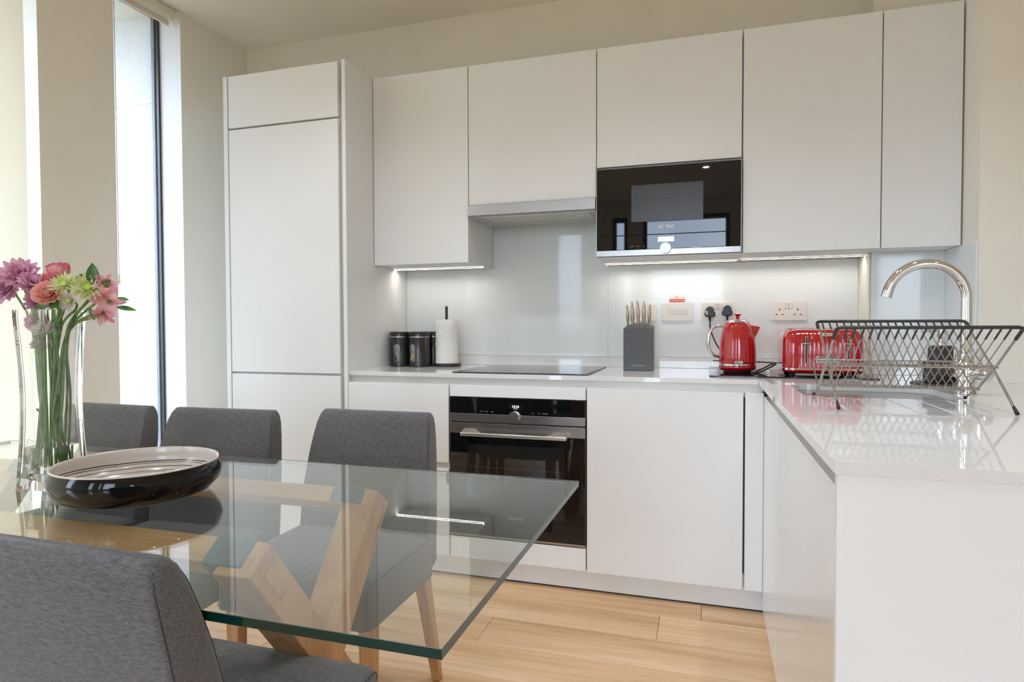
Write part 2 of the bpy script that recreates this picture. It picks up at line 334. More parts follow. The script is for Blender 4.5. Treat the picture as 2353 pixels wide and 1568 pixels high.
# ceiling downlights
for i, (x, y, lb) in enumerate([(1.05, -4.44, 'round recessed ceiling downlight towards the rear windows, in line with the microwave'), (-.45, -4.44, 'round recessed ceiling downlight at the rear, nearest the left window wall'),
                            (2.6, -4.44, 'round recessed ceiling downlight at the rear right corner of the room'), (1.05, -2.4, 'round recessed ceiling downlight over the end of the glass table'),
                            (-.45, -2.4, 'round recessed ceiling downlight over the flower vase'), (2.6, -2.4, 'round recessed ceiling downlight over the peninsula worktop'),
 (-.30, -1.25, 'round recessed ceiling downlight in front of the fridge cabinet'), (.75, -1.25, 'round recessed ceiling downlight in front of the oven'), (1.65, -1.45, 'round recessed ceiling downlight over the sink')]):
    t = thing('ceiling_downlight', lb, 'ceiling light', 'recessed ceiling downlights', (x, y, CZ))
    part('trim_ring', MB().loft([[(x+r*cos(a*pi/12), y+r*sin(a*pi/12), z) for a in range(24)] for r, z in ((.032, CZ-.001), (.032, CZ-.006), (.045, CZ-.006), (.045, CZ-.0005))], cap=False), chrome, t, smooth=True)
    part('lens', MB().lathe([(.031, 0), (.031, .002)], (x, y, CZ-.004), 24), spotm, t)
    d = bpy.data.lights.new('lamp', 'SPOT'); d.energy = 25 if y > -2 else (17 if y > -3 else 8); d.color = (.91, .97, 1.07); d.spot_size = radians(112); d.spot_blend = 1; d.shadow_soft_size = .04
    l = bpy.data.objects.new('lamp_light', d); COL.objects.link(l); l.parent = t; l.location = (0, 0, -.02)

# ================================================================== BLINDS
t = thing('roller_blind', 'cream roller blind rolled fully up above the tall window beside the fridge cabinet', 'blind', loc=(-1.56, -.69, 2.70))
part('tube', MB().tube([(-1.56, -.862, 2.70), (-1.56, -.507, 2.70)], .027, 24), blindm, t, smooth=True)
part('hanging_fabric', B(-1.5885, -1.5875, -.86, -.512, 2.675, 2.70), blindm, t)
part('bottom_bar', B(-1.594, -1.582, -.862, -.508, 2.648, 2.676), mat('blind_bar', (.72, .66, .54), .5, var=.02), t, bevel=.002)
part('bracket', MB().box(-1.60, -1.53, -.500, -.4915, 2.672, 2.727).cyl((-1.56, -.5065, 2.70), (-1.56, -.4915, 2.70), .029, 20), switchm, t, bevel=.002)
ch = MB()
part('bead_chain', ch.tube([(-1.527, -.8715, 2.70), (-1.527, -.8715, 1.33)], .0012, 6), wirem, t)
bd = MB()
for i in range(228):
    z = 2.69-i*.006; bd.lathe([(.0004, -.002), (.0021, 0), (.0004, .002)], (-1.527, -.8715, z), 6)
tag(part('chain_beads', bd, mat('bead_dark', (.10, .09, .10), .4, var=.1), t), kind='stuff')
part('chain_connector', MB().cyl((-1.527, -.8715, 1.345), (-1.527, -.8715, 1.315), .004, 8), switchm, t, smooth=True)
t = thing('roller_blind', 'cream roller blind pulled down at the left edge of the picture', 'blind', loc=(-1.50, -2.4, 0))
fb = MB(); nz = 14; ny = 24
def bx(y, z): return -1.50+.010*sin(y*5+z*1.3)*(1 if y < -1.5 else .6)
for s_ in (0, 1):
    pass
secs = []
for i in range(nz+1):
    z = .03+(2.66-.03)*i/nz; ring = [(bx(-1.298-2.2*j/ny+.0*z, z), -1.30-.004*sin(z*2.2)-2.2*j/ny, z) for j in range(ny+1)]
    ring += [(p[0]-.0008, p[1], p[2]) for p in reversed(ring)]; secs.append(ring)
part('blind_fabric', fb.loft(secs), blindm, t, smooth=True)
part('tube', MB().tube([(-1.50, -3.52, 2.69), (-1.50, -1.285, 2.69)], .026, 20), blindm, t, smooth=True)
part('bottom_bar', B(-1.508, -1.492, -3.50, -1.302, .012, .035), MATS['blind_bar'], t, bevel=.002)

# ================================================================== KITCHEN CARCASSES
DT = .020   # door thickness
def door(t, x0, x1, z0, z1, yf=-.60, name='door', m=None):
    return part(name, B(x0, x1, yf, yf+DT-.001, z0, z1), m or cab, t, bevel=.0012)
# tall fridge cabinet
t = thing('fridge_cabinet', 'tall white fridge freezer cabinet with three stacked plain doors', 'cabinet', loc=(-.835, -.3, 0))
part('side_panel', B(-1.169, -1.145, -.60, -.003, 0, 2.305), cab, t, bevel=.001)
part('side_panel', B(-.5165, -.4985, -.60, -.003, 0, 2.3085), cab, t, bevel=.001)
part('carcass', B(-1.144, -.518, -.575, -.003, .10, 2.303), carc, t)
part('plinth', B(-1.144, -.518, -.55, -.53, .004, .098), cab, t)
door(t, -1.139, -.538, 2.056, 2.303); door(t, -1.139, -.538, .885, 2.047); door(t, -1.139, -.538, .105, .875)
# wall cabinets
def wallcab(label, x0, x1, z0, z1=2.3085, doors=None, sidevis=True):
    t = thing('wall_cabinet', label, 'cabinet', 'white wall cabinets in a row above the worktop', loc=((x0+x1)/2, -.18, z0))
    yb = -.003 if x0 < 1.7 else -.1925
    return t, yb
def carcass(t, x0, x1, z0, z1, yb, y0=-.334):
    part('carcass', B(x0+.0008, x1-.0008, y0, yb, z0, z1), cab, t, bevel=.0008)
t, yb = wallcab('narrow white wall cabinet next to the tall fridge cabinet, above the black canisters', -.4985, .0, 1.40)
carcass(t, -.4975, 0, 1.40, 2.3075, yb); door(t, -.4955, -.002, 1.40, 2.3085, -.356)
part('light_strip', B(-.4965, -.012, -.142, -.132, 1.3965, 1.3995), led, t)
part('light_profile', MB().box(-.497, -.010, -.1445, -.142, 1.394, 1.3997).box(-.497, -.010, -.132, -.1295, 1.394, 1.3997), switchm, t)
t, yb = wallcab('white wall cabinet above the extractor hood', 0, .6, 1.663)
carcass(t, 0.0, .6, 1.668, 2.3075, yb); door(t, .002, .598, 1.664, 2.3085, -.356)
t, yb = wallcab('white wall cabinet with lift-up door above the black microwave', .6, 1.2, 1.79)
part('carcass', MB().box(.601, 1.199, -.334, -.003, 1.786, 2.3075).box(.601, .6035, -.334, -.003, 1.402, 1.786).box(1.1965, 1.199, -.334, -.003, 1.402, 1.786).box(.601, 1.199, -.356, -.003, 1.3965, 1.4015), cab, t)
door(t, .602, 1.198, 1.792, 2.3085, -.356)
part('light_strip', B(.605, 1.188, -.116, -.106, 1.3935, 1.396), led, t)
part('light_profile', MB().box(.603, 1.19, -.1185, -.116, 1.391, 1.3962).box(.603, 1.19, -.106, -.1035, 1.391, 1.3962), switchm, t)
t, yb = wallcab('white wall cabinet directly right of the black microwave, above the toaster', 1.2, 1.7, 1.40)
part('carcass', B(1.2015, 1.707, -.334, -.003, 1.40, 2.3075), cab, t, bevel=.0008); door(t, 1.204, 1.7045, 1.40, 2.3085, -.356)
part('light_strip', B(1.215, 1.696, -.12, -.110, 1.3965, 1.3995), led, t)
part('light_profile', MB().box(1.213, 1.698, -.1225, -.12, 1.394, 1.3997).box(1.213, 1.698, -.110, -.1075, 1.394, 1.3997), switchm, t)
t, yb = wallcab('rightmost white wall cabinet, above the chrome swan neck tap', 1.71, 1.975, 1.40)
part('carcass', B(1.7085, 1.976, -.334, -.192, 1.40, 2.3075), cab, t, bevel=.0008); door(t, 1.7085, 1.972, 1.40, 2.3085, -.356)
# base units
t = thing('base_cabinet', 'white base cabinet with two wide fronts beside the tall fridge cabinet', 'cabinet', 'white base units under the back worktop', loc=(-.25, -.3, 0))
part('carcass', B(-.4975, -.001, -.578, -.004, .10, .870), carc, t)
part('grip_rail', B(-.496, -.001, -.592, -.579, .478, .512), railm, t)
door(t, -.496, -.003, .508, .849, name='drawer_front'); door(t, -.496, -.003, .10, .482, name='drawer_front')
t = thing('base_cabinet', 'white oven housing cabinet with a thin fascia above and a panel below the black oven', 'cabinet', 'white base units under the back worktop', loc=(.30, -.3, 0))
part('carcass', MB().box(0, .0025, -.578, -.004, .10, .870).box(.5975, .6, -.578, -.004, .10, .870).box(.003, .597, -.578, -.004, .80, .870).box(.003, .597, -.578, -.004, .10, .190), carc, t)
door(t, .003, .597, .800, .849, name='fascia'); door(t, .003, .597, .10, .192, name='bottom_panel')
t = thing('base_cabinet', 'white base cabinet with one wide plain door right of the oven', 'cabinet', 'white base units under the back worktop', loc=(.9, -.3, 0))
part('carcass', B(.601, 1.204, -.578, -.004, .10, .870), carc, t)
door(t, .603, 1.1975, .098, .849)
part('gap_shade_strip', B(1.1985, 1.2035, -.594, -.579, .16, .83), gapm, t)  # near-black strip put in as the shade of the open gap beside the door
part('corner_post', B(1.2045, 1.2697, -.60, -.579, .098, .849), cab, t, bevel=.001)
# channel rail beneath worktop (continuous)
r = obj('grip_rail', MB().box(-.4975, 1.268, -.5785, -.5765, .849, .8785), railm); tag(r, 'pale recessed finger grip rail running under the back worktop edge', 'rail')
p = obj('plinth', MB().box(-.4975, 1.30, -.55, -.535, .006, .0975), cab, bevel=.001); tag(p, 'white plinth board along the floor below the back row of base cabinets', 'plinth')
obj('gap_shade_strip', B(-.4975, 1.30, -.548, -.537, .0005, .0058), gapm, p)  # shadow line between plinth and floor, painted as a black strip
# peninsula leg
t = thing('peninsula_cabinet', 'white glossy peninsula cabinet below the sink, with grip rail and large end panel', 'cabinet', loc=(1.9, -1.3, 0))
part('filler_panel', B(1.270, 1.288, -1.057, -.602, .03, .8385), cabg, t, bevel=.001)
part('door', B(1.270, 1.288, -2.030, -1.061, .03, .8385), cabg, t, bevel=.001)
part('grip_rail', B(1.292, 1.297, -2.030, -.60, .832, .8785), railm, t)
part('carcass', MB().box(1.298, 1.318, -2.030, -.56, .05, .870).box(1.318, 1.976, -.575, -.56, .05, .870).box(1.318, 2.9, -2.030, -2.015, .05, .870).box(1.318, 1.97, -2.015, -.575, .05, .07), carc, t)
part('plinth', B(1.280, 1.296, -2.030, -.551, .0, .05), cab, t)
part('end_panel', B(1.256, 3.0, -2.052, -2.032, .0, .8785), cab, t, bevel=.001)

# ================================================================== WORKTOP
t = thing('worktop', 'white speckled quartz worktop running along the back wall and out over the peninsula', 'worktop', loc=(1.0, -.8, .8785))
part('slab', B(-.4975, 1.2518, -.588, -.0005, .879, .898), quartz, t, bevel=.0012)
leg = MB(); P = [(1.2524, -2.055), (3.02, -2.055), (3.02, -.5015), (1.9785, -.5015), (1.9785, -.1905), (1.7095, -.1905), (1.7095, -.0005), (1.2524, -.0005)]
leg.loft([[(x, y, .879) for x, y in P], [(x, y, .898) for x, y in P]])
leg = part('slab', leg, quartz, t)
T = t.location
def rel(p): return (p[0]-T.x, p[1]-T.y, p[2]-T.z)
def cutter(mb):
    mb.v = [rel(v) for v in mb.v]; o = obj('cut', mb, quartz, t); return o
SX0, SX1, SY0, SY1 = 1.338, 1.752, -1.122, -.742
scx, scy = (SX0+SX1)/2, (SY0+SY1)/2
cs = [cutter(MB().loft([rrect(SX1-SX0, SY1-SY0, .07, 8, scx, scy, z) for z in (.86, .92)]))]
for gx, gy in ((1.394, -1.545), (1.468, -1.55), (1.541, -1.558), (1.618, -1.566), (1.686, -1.576)):
    g = MB(); y1 = -1.10 if gx < 1.6 else -1.11
    if gx > 1.65: y1 = -1.06
    g.loft([[(gx-.0048, y1, .91), (gx+.0048, y1, .91), (gx+.0048, y1, .8958), (gx, y1, .8935), (gx-.0048, y1, .8958)],
            [(gx-.0042, gy, .91), (gx+.0042, gy, .91), (gx+.0042, gy, .8984), (gx, gy, .8981), (gx-.0042, gy, .8984)]])
    cs.append(cutter(g))
boolean(leg, cs)
u = thing('upstand', 'low white quartz upstand strip along the foot of the glass splashback', 'upstand', loc=(.6, -.01, .8985))
part('strip', B(-.4975, 1.7085, -.020, -.0006, .8985, .948), quartz, u, bevel=.001)
part('strip', B(1.7095, 1.957, -.210, -.1908, .8985, .948), quartz, u, bevel=.001)
part('strip', B(1.9575, 1.9783, -.4995, -.1908, .8985, .948), quartz, u, bevel=.001)
u = thing('splashback', 'pale back-painted glass splashback between worktop and wall cabinets', 'splashback', loc=(.6, -.005, .949))
part('glass_panel', MB().loft([[(x, yy, z) for x, z in ((-.4975, .949), (.5985, .949), (.5985, 1.660), (.0006, 1.660), (.0006, 1.3995), (-.4975, 1.3995))] for yy in (-.0068, -.0008)]), splash, u, bevel=.0006)
part('glass_panel', B(.5991, 1.7015, -.0068, -.0008, .949, 1.3955), splash, u, bevel=.0006)
part('glass_panel', B(1.7105, 1.9715, -.1968, -.1908, .949, 1.3995), splash, u, bevel=.0006)
part('glass_panel', B(1.9718, 1.9783, -.4985, -.1908, .949, 1.3995), splash, u, bevel=.0006)
part('edge_strip', B(1.7022, 1.7088, -.189, -.0008, .949, 1.3955), mat('pale_edge', (.80, .80, .70), .3, var=.01), u)

# sink
t = thing('sink', 'stainless steel undermount sink bowl set in the peninsula worktop', 'sink', loc=(scx, scy, .70))
w_, d_ = SX1-SX0, SY1-SY0
part('bowl', MB().loft([rrect(w_+.03, d_+.03, .075, 8, scx, scy, .8785), rrect(w_+.004, d_+.004, .07, 8, scx, scy, .8785), rrect(w_-.006, d_-.006, .068, 8, scx, scy, .86), rrect(w_-.02, d_-.02, .062, 8, scx, scy, .74), rrect(w_-.07, d_-.07, .05, 8, scx, scy, .715), rrect(.06, .06, .029, 8, scx, scy, .708)]), steel, t, smooth=True)
part('drain', MB().lathe([(.035, .0), (.035, .004), (.028, .005), (.02, .002)], (scx, scy, .709), 24), chrome, t, smooth=True)

# hob
t = thing('hob', 'flat black glass induction hob set on the back worktop above the oven', 'hob', loc=(.3, -.3, .8985))
part('glass', B(.003, .597, -.566, -.052, .8988, .9035), hobglass, t, bevel=.0015)
part('edge_trim', MB().box(.0015, .5985, -.5675, -.5665, .8985, .9025).box(.0015, .0025, -.5665, -.052, .8985, .9025).box(.5975, .5985, -.5665, -.052, .8985, .9025), mat('hob_edge', (.05, .05, .055), .3, .5, var=.1), t)

# oven
t = thing('oven', 'black glass and steel built-in oven with bar handle and round knob', 'oven', loc=(.3, -.6, .2))
part('body', B(.006, .594, -.588, -.05, .20, .796), blackmetal, t)
cp = part('control_panel', B(.0045, .5955, -.602, -.5885, .728, .7975), blackglass, t, bevel=.001)
part('trim_strip', B(.0045, .5955, -.603, -.5885, .694, .7278), steel, t, bevel=.0008)
part('vent_gap', B(.008, .592, -.5955, -.5885, .688, .6938), gapm, t)
part('door_glass', B(.0045, .5955, -.603, -.5885, .207, .6435), blackglass, t, bevel=.001)
part('door_strip', B(.0045, .5955, -.6035, -.5885, .6440, .6875), steel, t, bevel=.0008)
part('window', B(.088, .512, -.6036, -.6031, .300, .597), darkwin, t)
part('bottom_trim', B(.0045, .5955, -.598, -.5885, .197, .205), steel, t)
hd = part('handle', MB().box(.072, .528, -.656, -.642, .640, .6545), mat('handle_alu', (.66, .64, .62), .32, 1, var=.03), t, bevel=.003)
for a in (0, 1):
    q = [(.072, .16), (.528, .44)][a]; m_ = MB(); x0, x1 = q
    xa = x0; xb = x0+(.022 if a == 0 else -.022)
    m_.loft([[(xa, -.642, .640), (xa, -.642, .6545), (x1, -.642, .6545), (x1, -.642, .640)], [(xa, -.6038, .650), (xa, -.6038, .6645), (xa+(x1-xa)*.55, -.6038, .6645), (xa+(x1-xa)*.55, -.6038, .650)]])
    part('handle_mount', m_, MATS['handle_alu'], t, bevel=.001)
kn = part('knob', MB().tube([(.297, -.602, .722), (.297, -.6195, .722)], .0225, 40).tube([(.297, -.6195, .722), (.297, -.6215, .722)], .0212, 40), steel, t, smooth=True)
part('knob_ring', MB().tube([(.297, -.6035, .722), (.297, -.6045, .722)], .0245, 40), chrome, t, smooth=True)
part('display', B(.268, .333, -.6026, -.6021, .752, .775), mat('display_black', (.01, .01, .012), .1, var=.1), t)
dw = mat('display_digits', (.8, .85, .9), .4, emit=(.8, .9, 1), estr=.9, var=.01)
text('clock_digits', '13:16', .0145, (.3005, -.6028, .764), dw, t, bold=.0002)
part('underline', B(.292, .310, -.6029, -.6027, .7545, .7555), dw, t)
for s, x in (('on/off', .148), ('menu', .172), ('[]-o', .199), ('(o)', .376), ('<8', .402), ('start/stop', .428)):
    text('symbol_print', s, .0062, (x, -.6026, .7395), greyp, t)
text('brand_lettering', 'SIEMENS', .0165, (.3, -.6036, .2905), greyp, t)
rk = MB()
for z in (.36, .50):
    rk.tube([(.10, -.6036, z), (.50, -.6036, z)], .0005, 5)
part('rack_rail', rk, mat('rack_dim', (.10, .09, .08), .4, .5, var=.1), t)

# microwave
t = thing('microwave', 'black glass built-in microwave with steel strip and round knob', 'microwave', loc=(.9, -.36, 1.40))
part('body', B(.606, 1.194, -.352, -.01, 1.404, 1.783), blackmetal, t)
part('door_glass', B(.604, 1.1955, -.372, -.3525, 1.4905, 1.777), blackglass, t, bevel=.001)
part('control_panel', B(.604, 1.1955, -.372, -.3525, 1.428, 1.4885), blackglass, t, bevel=.001)
part('trim_strip', B(.604, 1.1955, -.373, -.3525, 1.4025, 1.4275), steel, t, bevel=.001)
part('edge_frame', B(.6015, .6035, -.370, -.3525, 1.402, 1.785), steel, t); part('edge_frame', B(1.196, 1.198, -.370, -.3525, 1.402, 1.785), steel, t)
part('window_mesh', B(.753, 1.048, -.3725, -.3721, 1.546, 1.702), mat('microwave_mesh', (.052, .052, .054), .25, var=.05, vscale=60), t)
ms = MB()
for i in range(26):
    z = 1.549+i*.006; ms.box(.755, 1.046, -.3728, -.3726, z, z+.0016)
tag(part('mesh_line', ms, mat('mesh_line', (.02, .02, .021), .3, var=.1), t), kind='stuff')
text('brand_lettering', 'SIEMENS', .0175, (.897, -.3724, 1.521), whitep, t, bold=.0003)
part('knob', MB().tube([(.897, -.372, 1.4295), (.897, -.389, 1.4295)], .0225, 40).tube([(.897, -.389, 1.4295), (.897, -.391, 1.4295)], .021, 40), steel, t, smooth=True)
part('display', B(.865, .931, -.3726, -.3721, 1.458, 1.478), mat('lit_display', (.8, .85, .88), .3, emit=(.85, .93, 1), estr=.75, var=.01), t)
for s, x in (('on/off', .755), ('menu', .781), ('[]', .806)): text('symbol_print', s, .0062, (x, -.3726, 1.442), greyp, t)
part('latch_strip', B(1.0, 1.045, -.3724, -.3721, 1.4282, 1.4300), whitep, t)

# hood
t = thing('extractor_hood', 'slim stainless steel extractor hood under the cabinet above the hob', 'hood', loc=(.3, -.2, 1.61))
hg = mat('hood_grey', (.50, .51, .50), .35, .2, var=.03)
part('body', B(.004, .596, -.350, -.06, 1.607, 1.6625), hg, t, bevel=.001)
part('front_strip', B(.002, .598, -.374, -.3505, 1.6125, 1.6605), steel, t, bevel=.001)
fr = MB().box(.070, .566, -.346, -.338, 1.603, 1.607).box(.070, .566, -.202, -.194, 1.603, 1.607).box(.070, .078, -.338, -.202, 1.603, 1.607).box(.558, .566, -.338, -.202, 1.603, 1.607)
part('filter_frame', fr, mat('filter_frame', (.60, .58, .54), .4, .3, var=.03), t, bevel=.001)
part('filter', B(.079, .557, -.337, -.203, 1.6045, 1.6068), mat('filter_mesh', (.58, .59, .56), .45, .4, bump=.6, bscale=700, var=.03), t)
part('switch', MB().box(.50, .535, -.30, -.28, 1.6025, 1.6044), switchm, t, bevel=.001)
for x in (.18, .41): part('lamp_cover', B(x, x+.07, -.135, -.105, 1.6052, 1.6068), MATS['filter_frame'], t, bevel=.001)

# ================================================================== SOCKETS
def plate(name, label, cat, x0, x1, z0=1.123, z1=1.209):
    t = thing(name, label, cat, loc=((x0+x1)/2, -.008, (z0+z1)/2))
    cx, cz = (x0+x1)/2, (z0+z1)/2
    R = rrect(x1-x0, z1-z0, .005, 4)
    part('plate', MB().loft([[(cx+a, yy, cz+b) for a, b, _ in R] for yy in (-.0072, -.0135)]), switchm, t, bevel=.0012, smooth=True)
    return t
def rocker(t, x, z, w=.0125, h=.022, name='rocker'):
    fr = part('rocker_surround', MB().loft([[(x+a, yy, z+b) for a, b, _ in rrect(w+.004, h+.004, .002, 3)] for yy in (-.0136, -.0141)]), mat('rocker_surround', (.55, .46, .40), .4, var=.02), t)
    part(name, MB().loft([[(x-w/2, -.0139, z-h/2), (x+w/2, -.0139, z-h/2), (x+w/2, -.0139, z+h/2), (x-w/2, -.0139, z+h/2)], [(x-w/2, -.0150, z-h/2), (x+w/2, -.0150, z-h/2), (x+w/2, -.0175, z+h/2), (x-w/2, -.0175, z+h/2)]]), switchw, t, bevel=.0006)
t = plate('light_switch', 'cream single switch plate half hidden behind the knife handles', 'switch', .747, .832); rocker(t, .800, 1.166)
text('symbol_print', 'x', .006, (.797, -.0138, 1.196), greyp, t)
t = plate('light_switch', 'cream four gang switch plate below the red warning sticker', 'switch', .854, 1.003)
for x in (.893, .917, .943, .967): rocker(t, x, 1.166)
def holes(t, x, z):
    for dx, dz, w, h in ((0, .019, .0045, .009), (-.0125, -.0035, .008, .0045), (.0125, -.0035, .008, .0045)):
        part('pin_hole', B(x+dx-w/2, x+dx+w/2, -.0150, -.0146, z+dz-h/2, z+dz+h/2), blackpl, t)
    part('pin_surround', MB().loft([[(x+a, yy, z-.0035+b) for a, b, _ in rrect(.043, .0135, .006, 4)] for yy in (-.0136, -.0145)]), switchw, t)
    part('pin_surround', MB().loft([[(x+a, yy, z+.019+b) for a, b, _ in rrect(.0135, .017, .006, 4)] for yy in (-.0136, -.0145)]), switchw, t)
t = plate('wall_socket', 'cream double socket plate with two black plugs in it, behind the kettle', 'socket', 1.040, 1.192)
rocker(t, 1.1095, 1.189, .0125, .022); rocker(t, 1.1245, 1.189, .0125, .022)
t = plate('wall_socket', 'cream double socket plate with nothing plugged in, above the toaster', 'socket', 1.344, 1.496)
rocker(t, 1.4125, 1.188, .0125, .022); rocker(t, 1.4275, 1.188, .0125, .022); holes(t, 1.381, 1.154); holes(t, 1.457, 1.154)
# sticker
t = thing('warning_sticker', 'small white and red DO NOT SWITCH OFF sticker on the splashback', 'sticker', loc=(.927, -.0072, 1.227))
part('backing', B(.8875, .9680, -.0076, -.0070, 1.2095, 1.2445), mat('sticker_white', (.85, .84, .82), .5, var=.01), t)
rd = mat('sticker_red', (.70, .03, .03), .5, var=.02)
part('red_band', B(.8915, .9640, -.0079, -.0077, 1.2130, 1.2275), rd, t)
text('warning_lettering', 'DO NOT SWITCH OFF', .0071, (.9278, -.0081, 1.2203), mat('sticker_text', (.9, .88, .86), .5, var=.01), t, bold=.0002)
rg = MB().loft([[(.926+r*cos(a*pi/12), yy, 1.2365+r*sin(a*pi/12)) for a in range(24)] for r, yy in ((.0058, -.0078), (.0058, -.0081), (.0045, -.0081), (.0045, -.0078))], cap=False)
rg.add([(.9222, -.0081, 1.2398), (.9232, -.0081, 1.2406), (.9298, -.0081, 1.2334), (.9288, -.0081, 1.2326)], [(0, 1, 2, 3)])
part('prohibition_symbol', rg, rd, t)
# plugs with leads
def plug(label, x, z, tab):
    t = thing('plug', label, 'plug', 'black plugs in the double socket', loc=(x, -.014, z))
    prof = [(-.024, -.018), (-.024, -.004), (-.020, -.001), (-.019, .010), (-.012, .022), (0, .026), (.012, .022), (.019, .010), (.020, -.001), (.024, -.004), (.024, -.018), (.014, -.024), (-.014, -.024)]
    part('body', MB().loft([[(x+a, -.0145, z+b) for a, b in prof], [(x+a, -.036, z+b) for a, b in prof], [(x+a*.85, -.044, z+b*.85) for a, b in prof]]), blackpl, t, bevel=.001, smooth=True)
    if tab: part('label_tab', B(x-.0185, x-.0085, -.0448, -.0441, z-.013, z+.004), mat('brass_tab', (.55, .46, .30), .4, var=.1), t)
    part('strain_relief', MB().tube([(x, -.030, z-.022), (x, -.030, z-.033), (x+.001, -.030, z-.046)], .0062, 10, taper=[1, .9, .6]), blackpl, t, smooth=True)
    return t
plug('black plug with a small brass-coloured tab, in the left side of the double socket', 1.078, 1.165, True)
plug('black plug in the right side of the double socket, partly hidden by the kettle', 1.155, 1.170, False)
def spline(P, n=12):
    P = [Vector(p) for p in P]; out_ = []
    Q = [P[0]]+P+[P[-1]]
    for i in range(1, len(Q)-2):
        for k in range(n):
            t_ = k/n; a, b, c, d = Q[i-1:i+3]
            out_.append(.5*((2*b)+(-a+c)*t_+(2*a-5*b+4*c-d)*t_*t_+(-a+3*b-3*c+d)*t_**3))
    out_.append(P[-1]); return out_
tag(obj('power_cord', MB().tube(spline([(1.079, -.030, 1.118), (1.082, -.040, 1.08), (1.105, -.050, 1.02), (1.14, -.06, .965), (1.165, -.09, .925), (1.175, -.15, .9085)]), .0034, 8), blackpl, smooth=True), 'black power cord hanging from the left plug behind the kettle handle', 'cord')
tag(obj('power_cord', MB().tube(spline([(1.156, -.030, 1.123), (1.165, -.035, 1.06), (1.20, -.045, .96), (1.245, -.07, .938), (1.30, -.09, .9365), (1.36, -.13, .936)]), .0034, 8), blackpl, smooth=True), 'black power cord running straight along to the toaster side', 'cord')
tag(obj('power_cord', MB().tube(spline([(1.245, -.33, .9075), (1.275, -.32, .908), (1.31, -.29, .922), (1.338, -.27, .936), (1.340, -.26, .9395), (1.325, -.255, .937), (1.295, -.27, .922), (1.262, -.29, .9095)]), .0036, 8), blackpl, smooth=True), 'black looped power cord lying on the black tray between kettle and toaster', 'cord')

# ================================================================== BLACK TRAY, KETTLE, TOASTER
tr = obj('glass_board', MB().loft([rrect(.607, .392, .015, 5, 1.3785, -.296, z) for z in (.8985, .9032)]), hobglass, bevel=.0008, smooth=True)
tag(tr, 'black glossy glass board under the red kettle and toaster', 'board')
KX, KY = 1.190, -.27
t = thing('kettle', 'glossy red dome kettle with chrome handle and lid ring', 'kettle', loc=(KX, KY, .9035))
def fluted(prof, c, n=160, k=26, amp=.00045):
    m_ = MB(); secs = []
    for r, z, f in prof: secs.append([(c[0]+(r+amp*f*cos(k*2*pi*j/n))*cos(2*pi*j/n), c[1]+(r+amp*f*cos(k*2*pi*j/n))*sin(2*pi*j/n), c[2]+z) for j in range(n)])
    return m_.loft(secs)
part('body', fluted([(.0735, .036, 0), (.0748, .040, 1), (.0745, .06, 1), (.0735, .09, 1), (.0715, .12, 1), (.068, .15, 1), (.063, .175, .9), (.057, .194, .5), (.050, .206, .1), (.0445, .2125, 0), (.040, .2155, 0)], (KX, KY, .9035)), red, t, smooth=True)
part('base', MB().lathe([(.048, .0045), (.066, .008), (.075, .016), (.0765, .022), (.0755, .0275)], (KX, KY, .9035), 64), red, t, smooth=True)
part('chrome_band', MB().lathe([(.0742, .027), (.0752, .029), (.0752, .035), (.0742, .037)], (KX, KY, .9035), 64), chrome, t, smooth=True)
part('power_base', MB().lathe([(.056, .0002), (.058, .0015), (.056, .0055), (.03, .0056)], (KX, KY, .9035), 48), blackpl, t, smooth=True)
part('lid_ring', MB().lathe([(.0455, .2115), (.0450, .2155), (.0385, .2215), (.0345, .2225)], (KX, KY, .9035), 48), chrome, t, smooth=True)
ld = part('lid', MB().lathe([(.0345, .2215), (.030, .2245), (.015, .226), (.004, .2262)], (KX, KY, .9035), 40), red, t, smooth=True)
part('lid_knob', MB().lathe([(.0065, .2255), (.0070, .2345), (.0092, .2405), (.0160, .2455), (.0165, .2470), (.0140, .2478)], (KX, KY, .9035), 32), red, ld, smooth=True)
part('knob_cap', MB().lathe([(.0140, .2474), (.0120, .2492), (.005, .2502), (.0005, .2503)], (KX, KY, .9035), 32), chrome, ld, smooth=True)
hx = KX-.058
part('handle', MB().tube(spline([(KX-.055, KY-.012, 1.098), (KX-.075, KY-.018, 1.100), (KX-.098, KY-.024, 1.093), (KX-.112, KY-.028, 1.074), (KX-.1175, KY-.03, 1.045), (KX-.1180, KY-.03, 1.015), (KX-.112, KY-.028, .993), (KX-.098, KY-.024, .977), (KX-.080, KY-.018, .9705), (KX-.066, KY-.014, .9700)], 6), .0062, 14), chrome, t, smooth=True)
sp = MB().loft([[(KX+.044, KY-.015, 1.104), (KX+.044, KY+.015, 1.104), (KX+.068, KY+.010, 1.050), (KX+.0695, KY, 1.046), (KX+.068, KY-.010, 1.050)], [(KX+.080, KY-.005, 1.0975), (KX+.080, KY+.005, 1.0975), (KX+.0895, KY+.003, 1.094), (KX+.0895, KY, 1.0935), (KX+.0895, KY-.003, 1.094)]])
part('spout', sp, red, t, bevel=.0015, smooth=True)
part('badge', MB().loft([[(KX+.002+a*1, yy, .9475+b) for a, b, _ in rrect(.034, .0125, .006, 5)] for yy in (KY-.0740, KY-.0775)]), chrome, t, bevel=.001, smooth=True)
text('badge_lettering', 'Breville', .0078, (KX+.002, KY-.0779, .9475), mat('badge_text', (.08, .08, .08), .4, var=.1), t, bold=.0002)
part('switch_lever', MB().box(KX-.099, KX-.072, KY-.02, KY-.006, .9485, .9525), blackpl, t, bevel=.001)
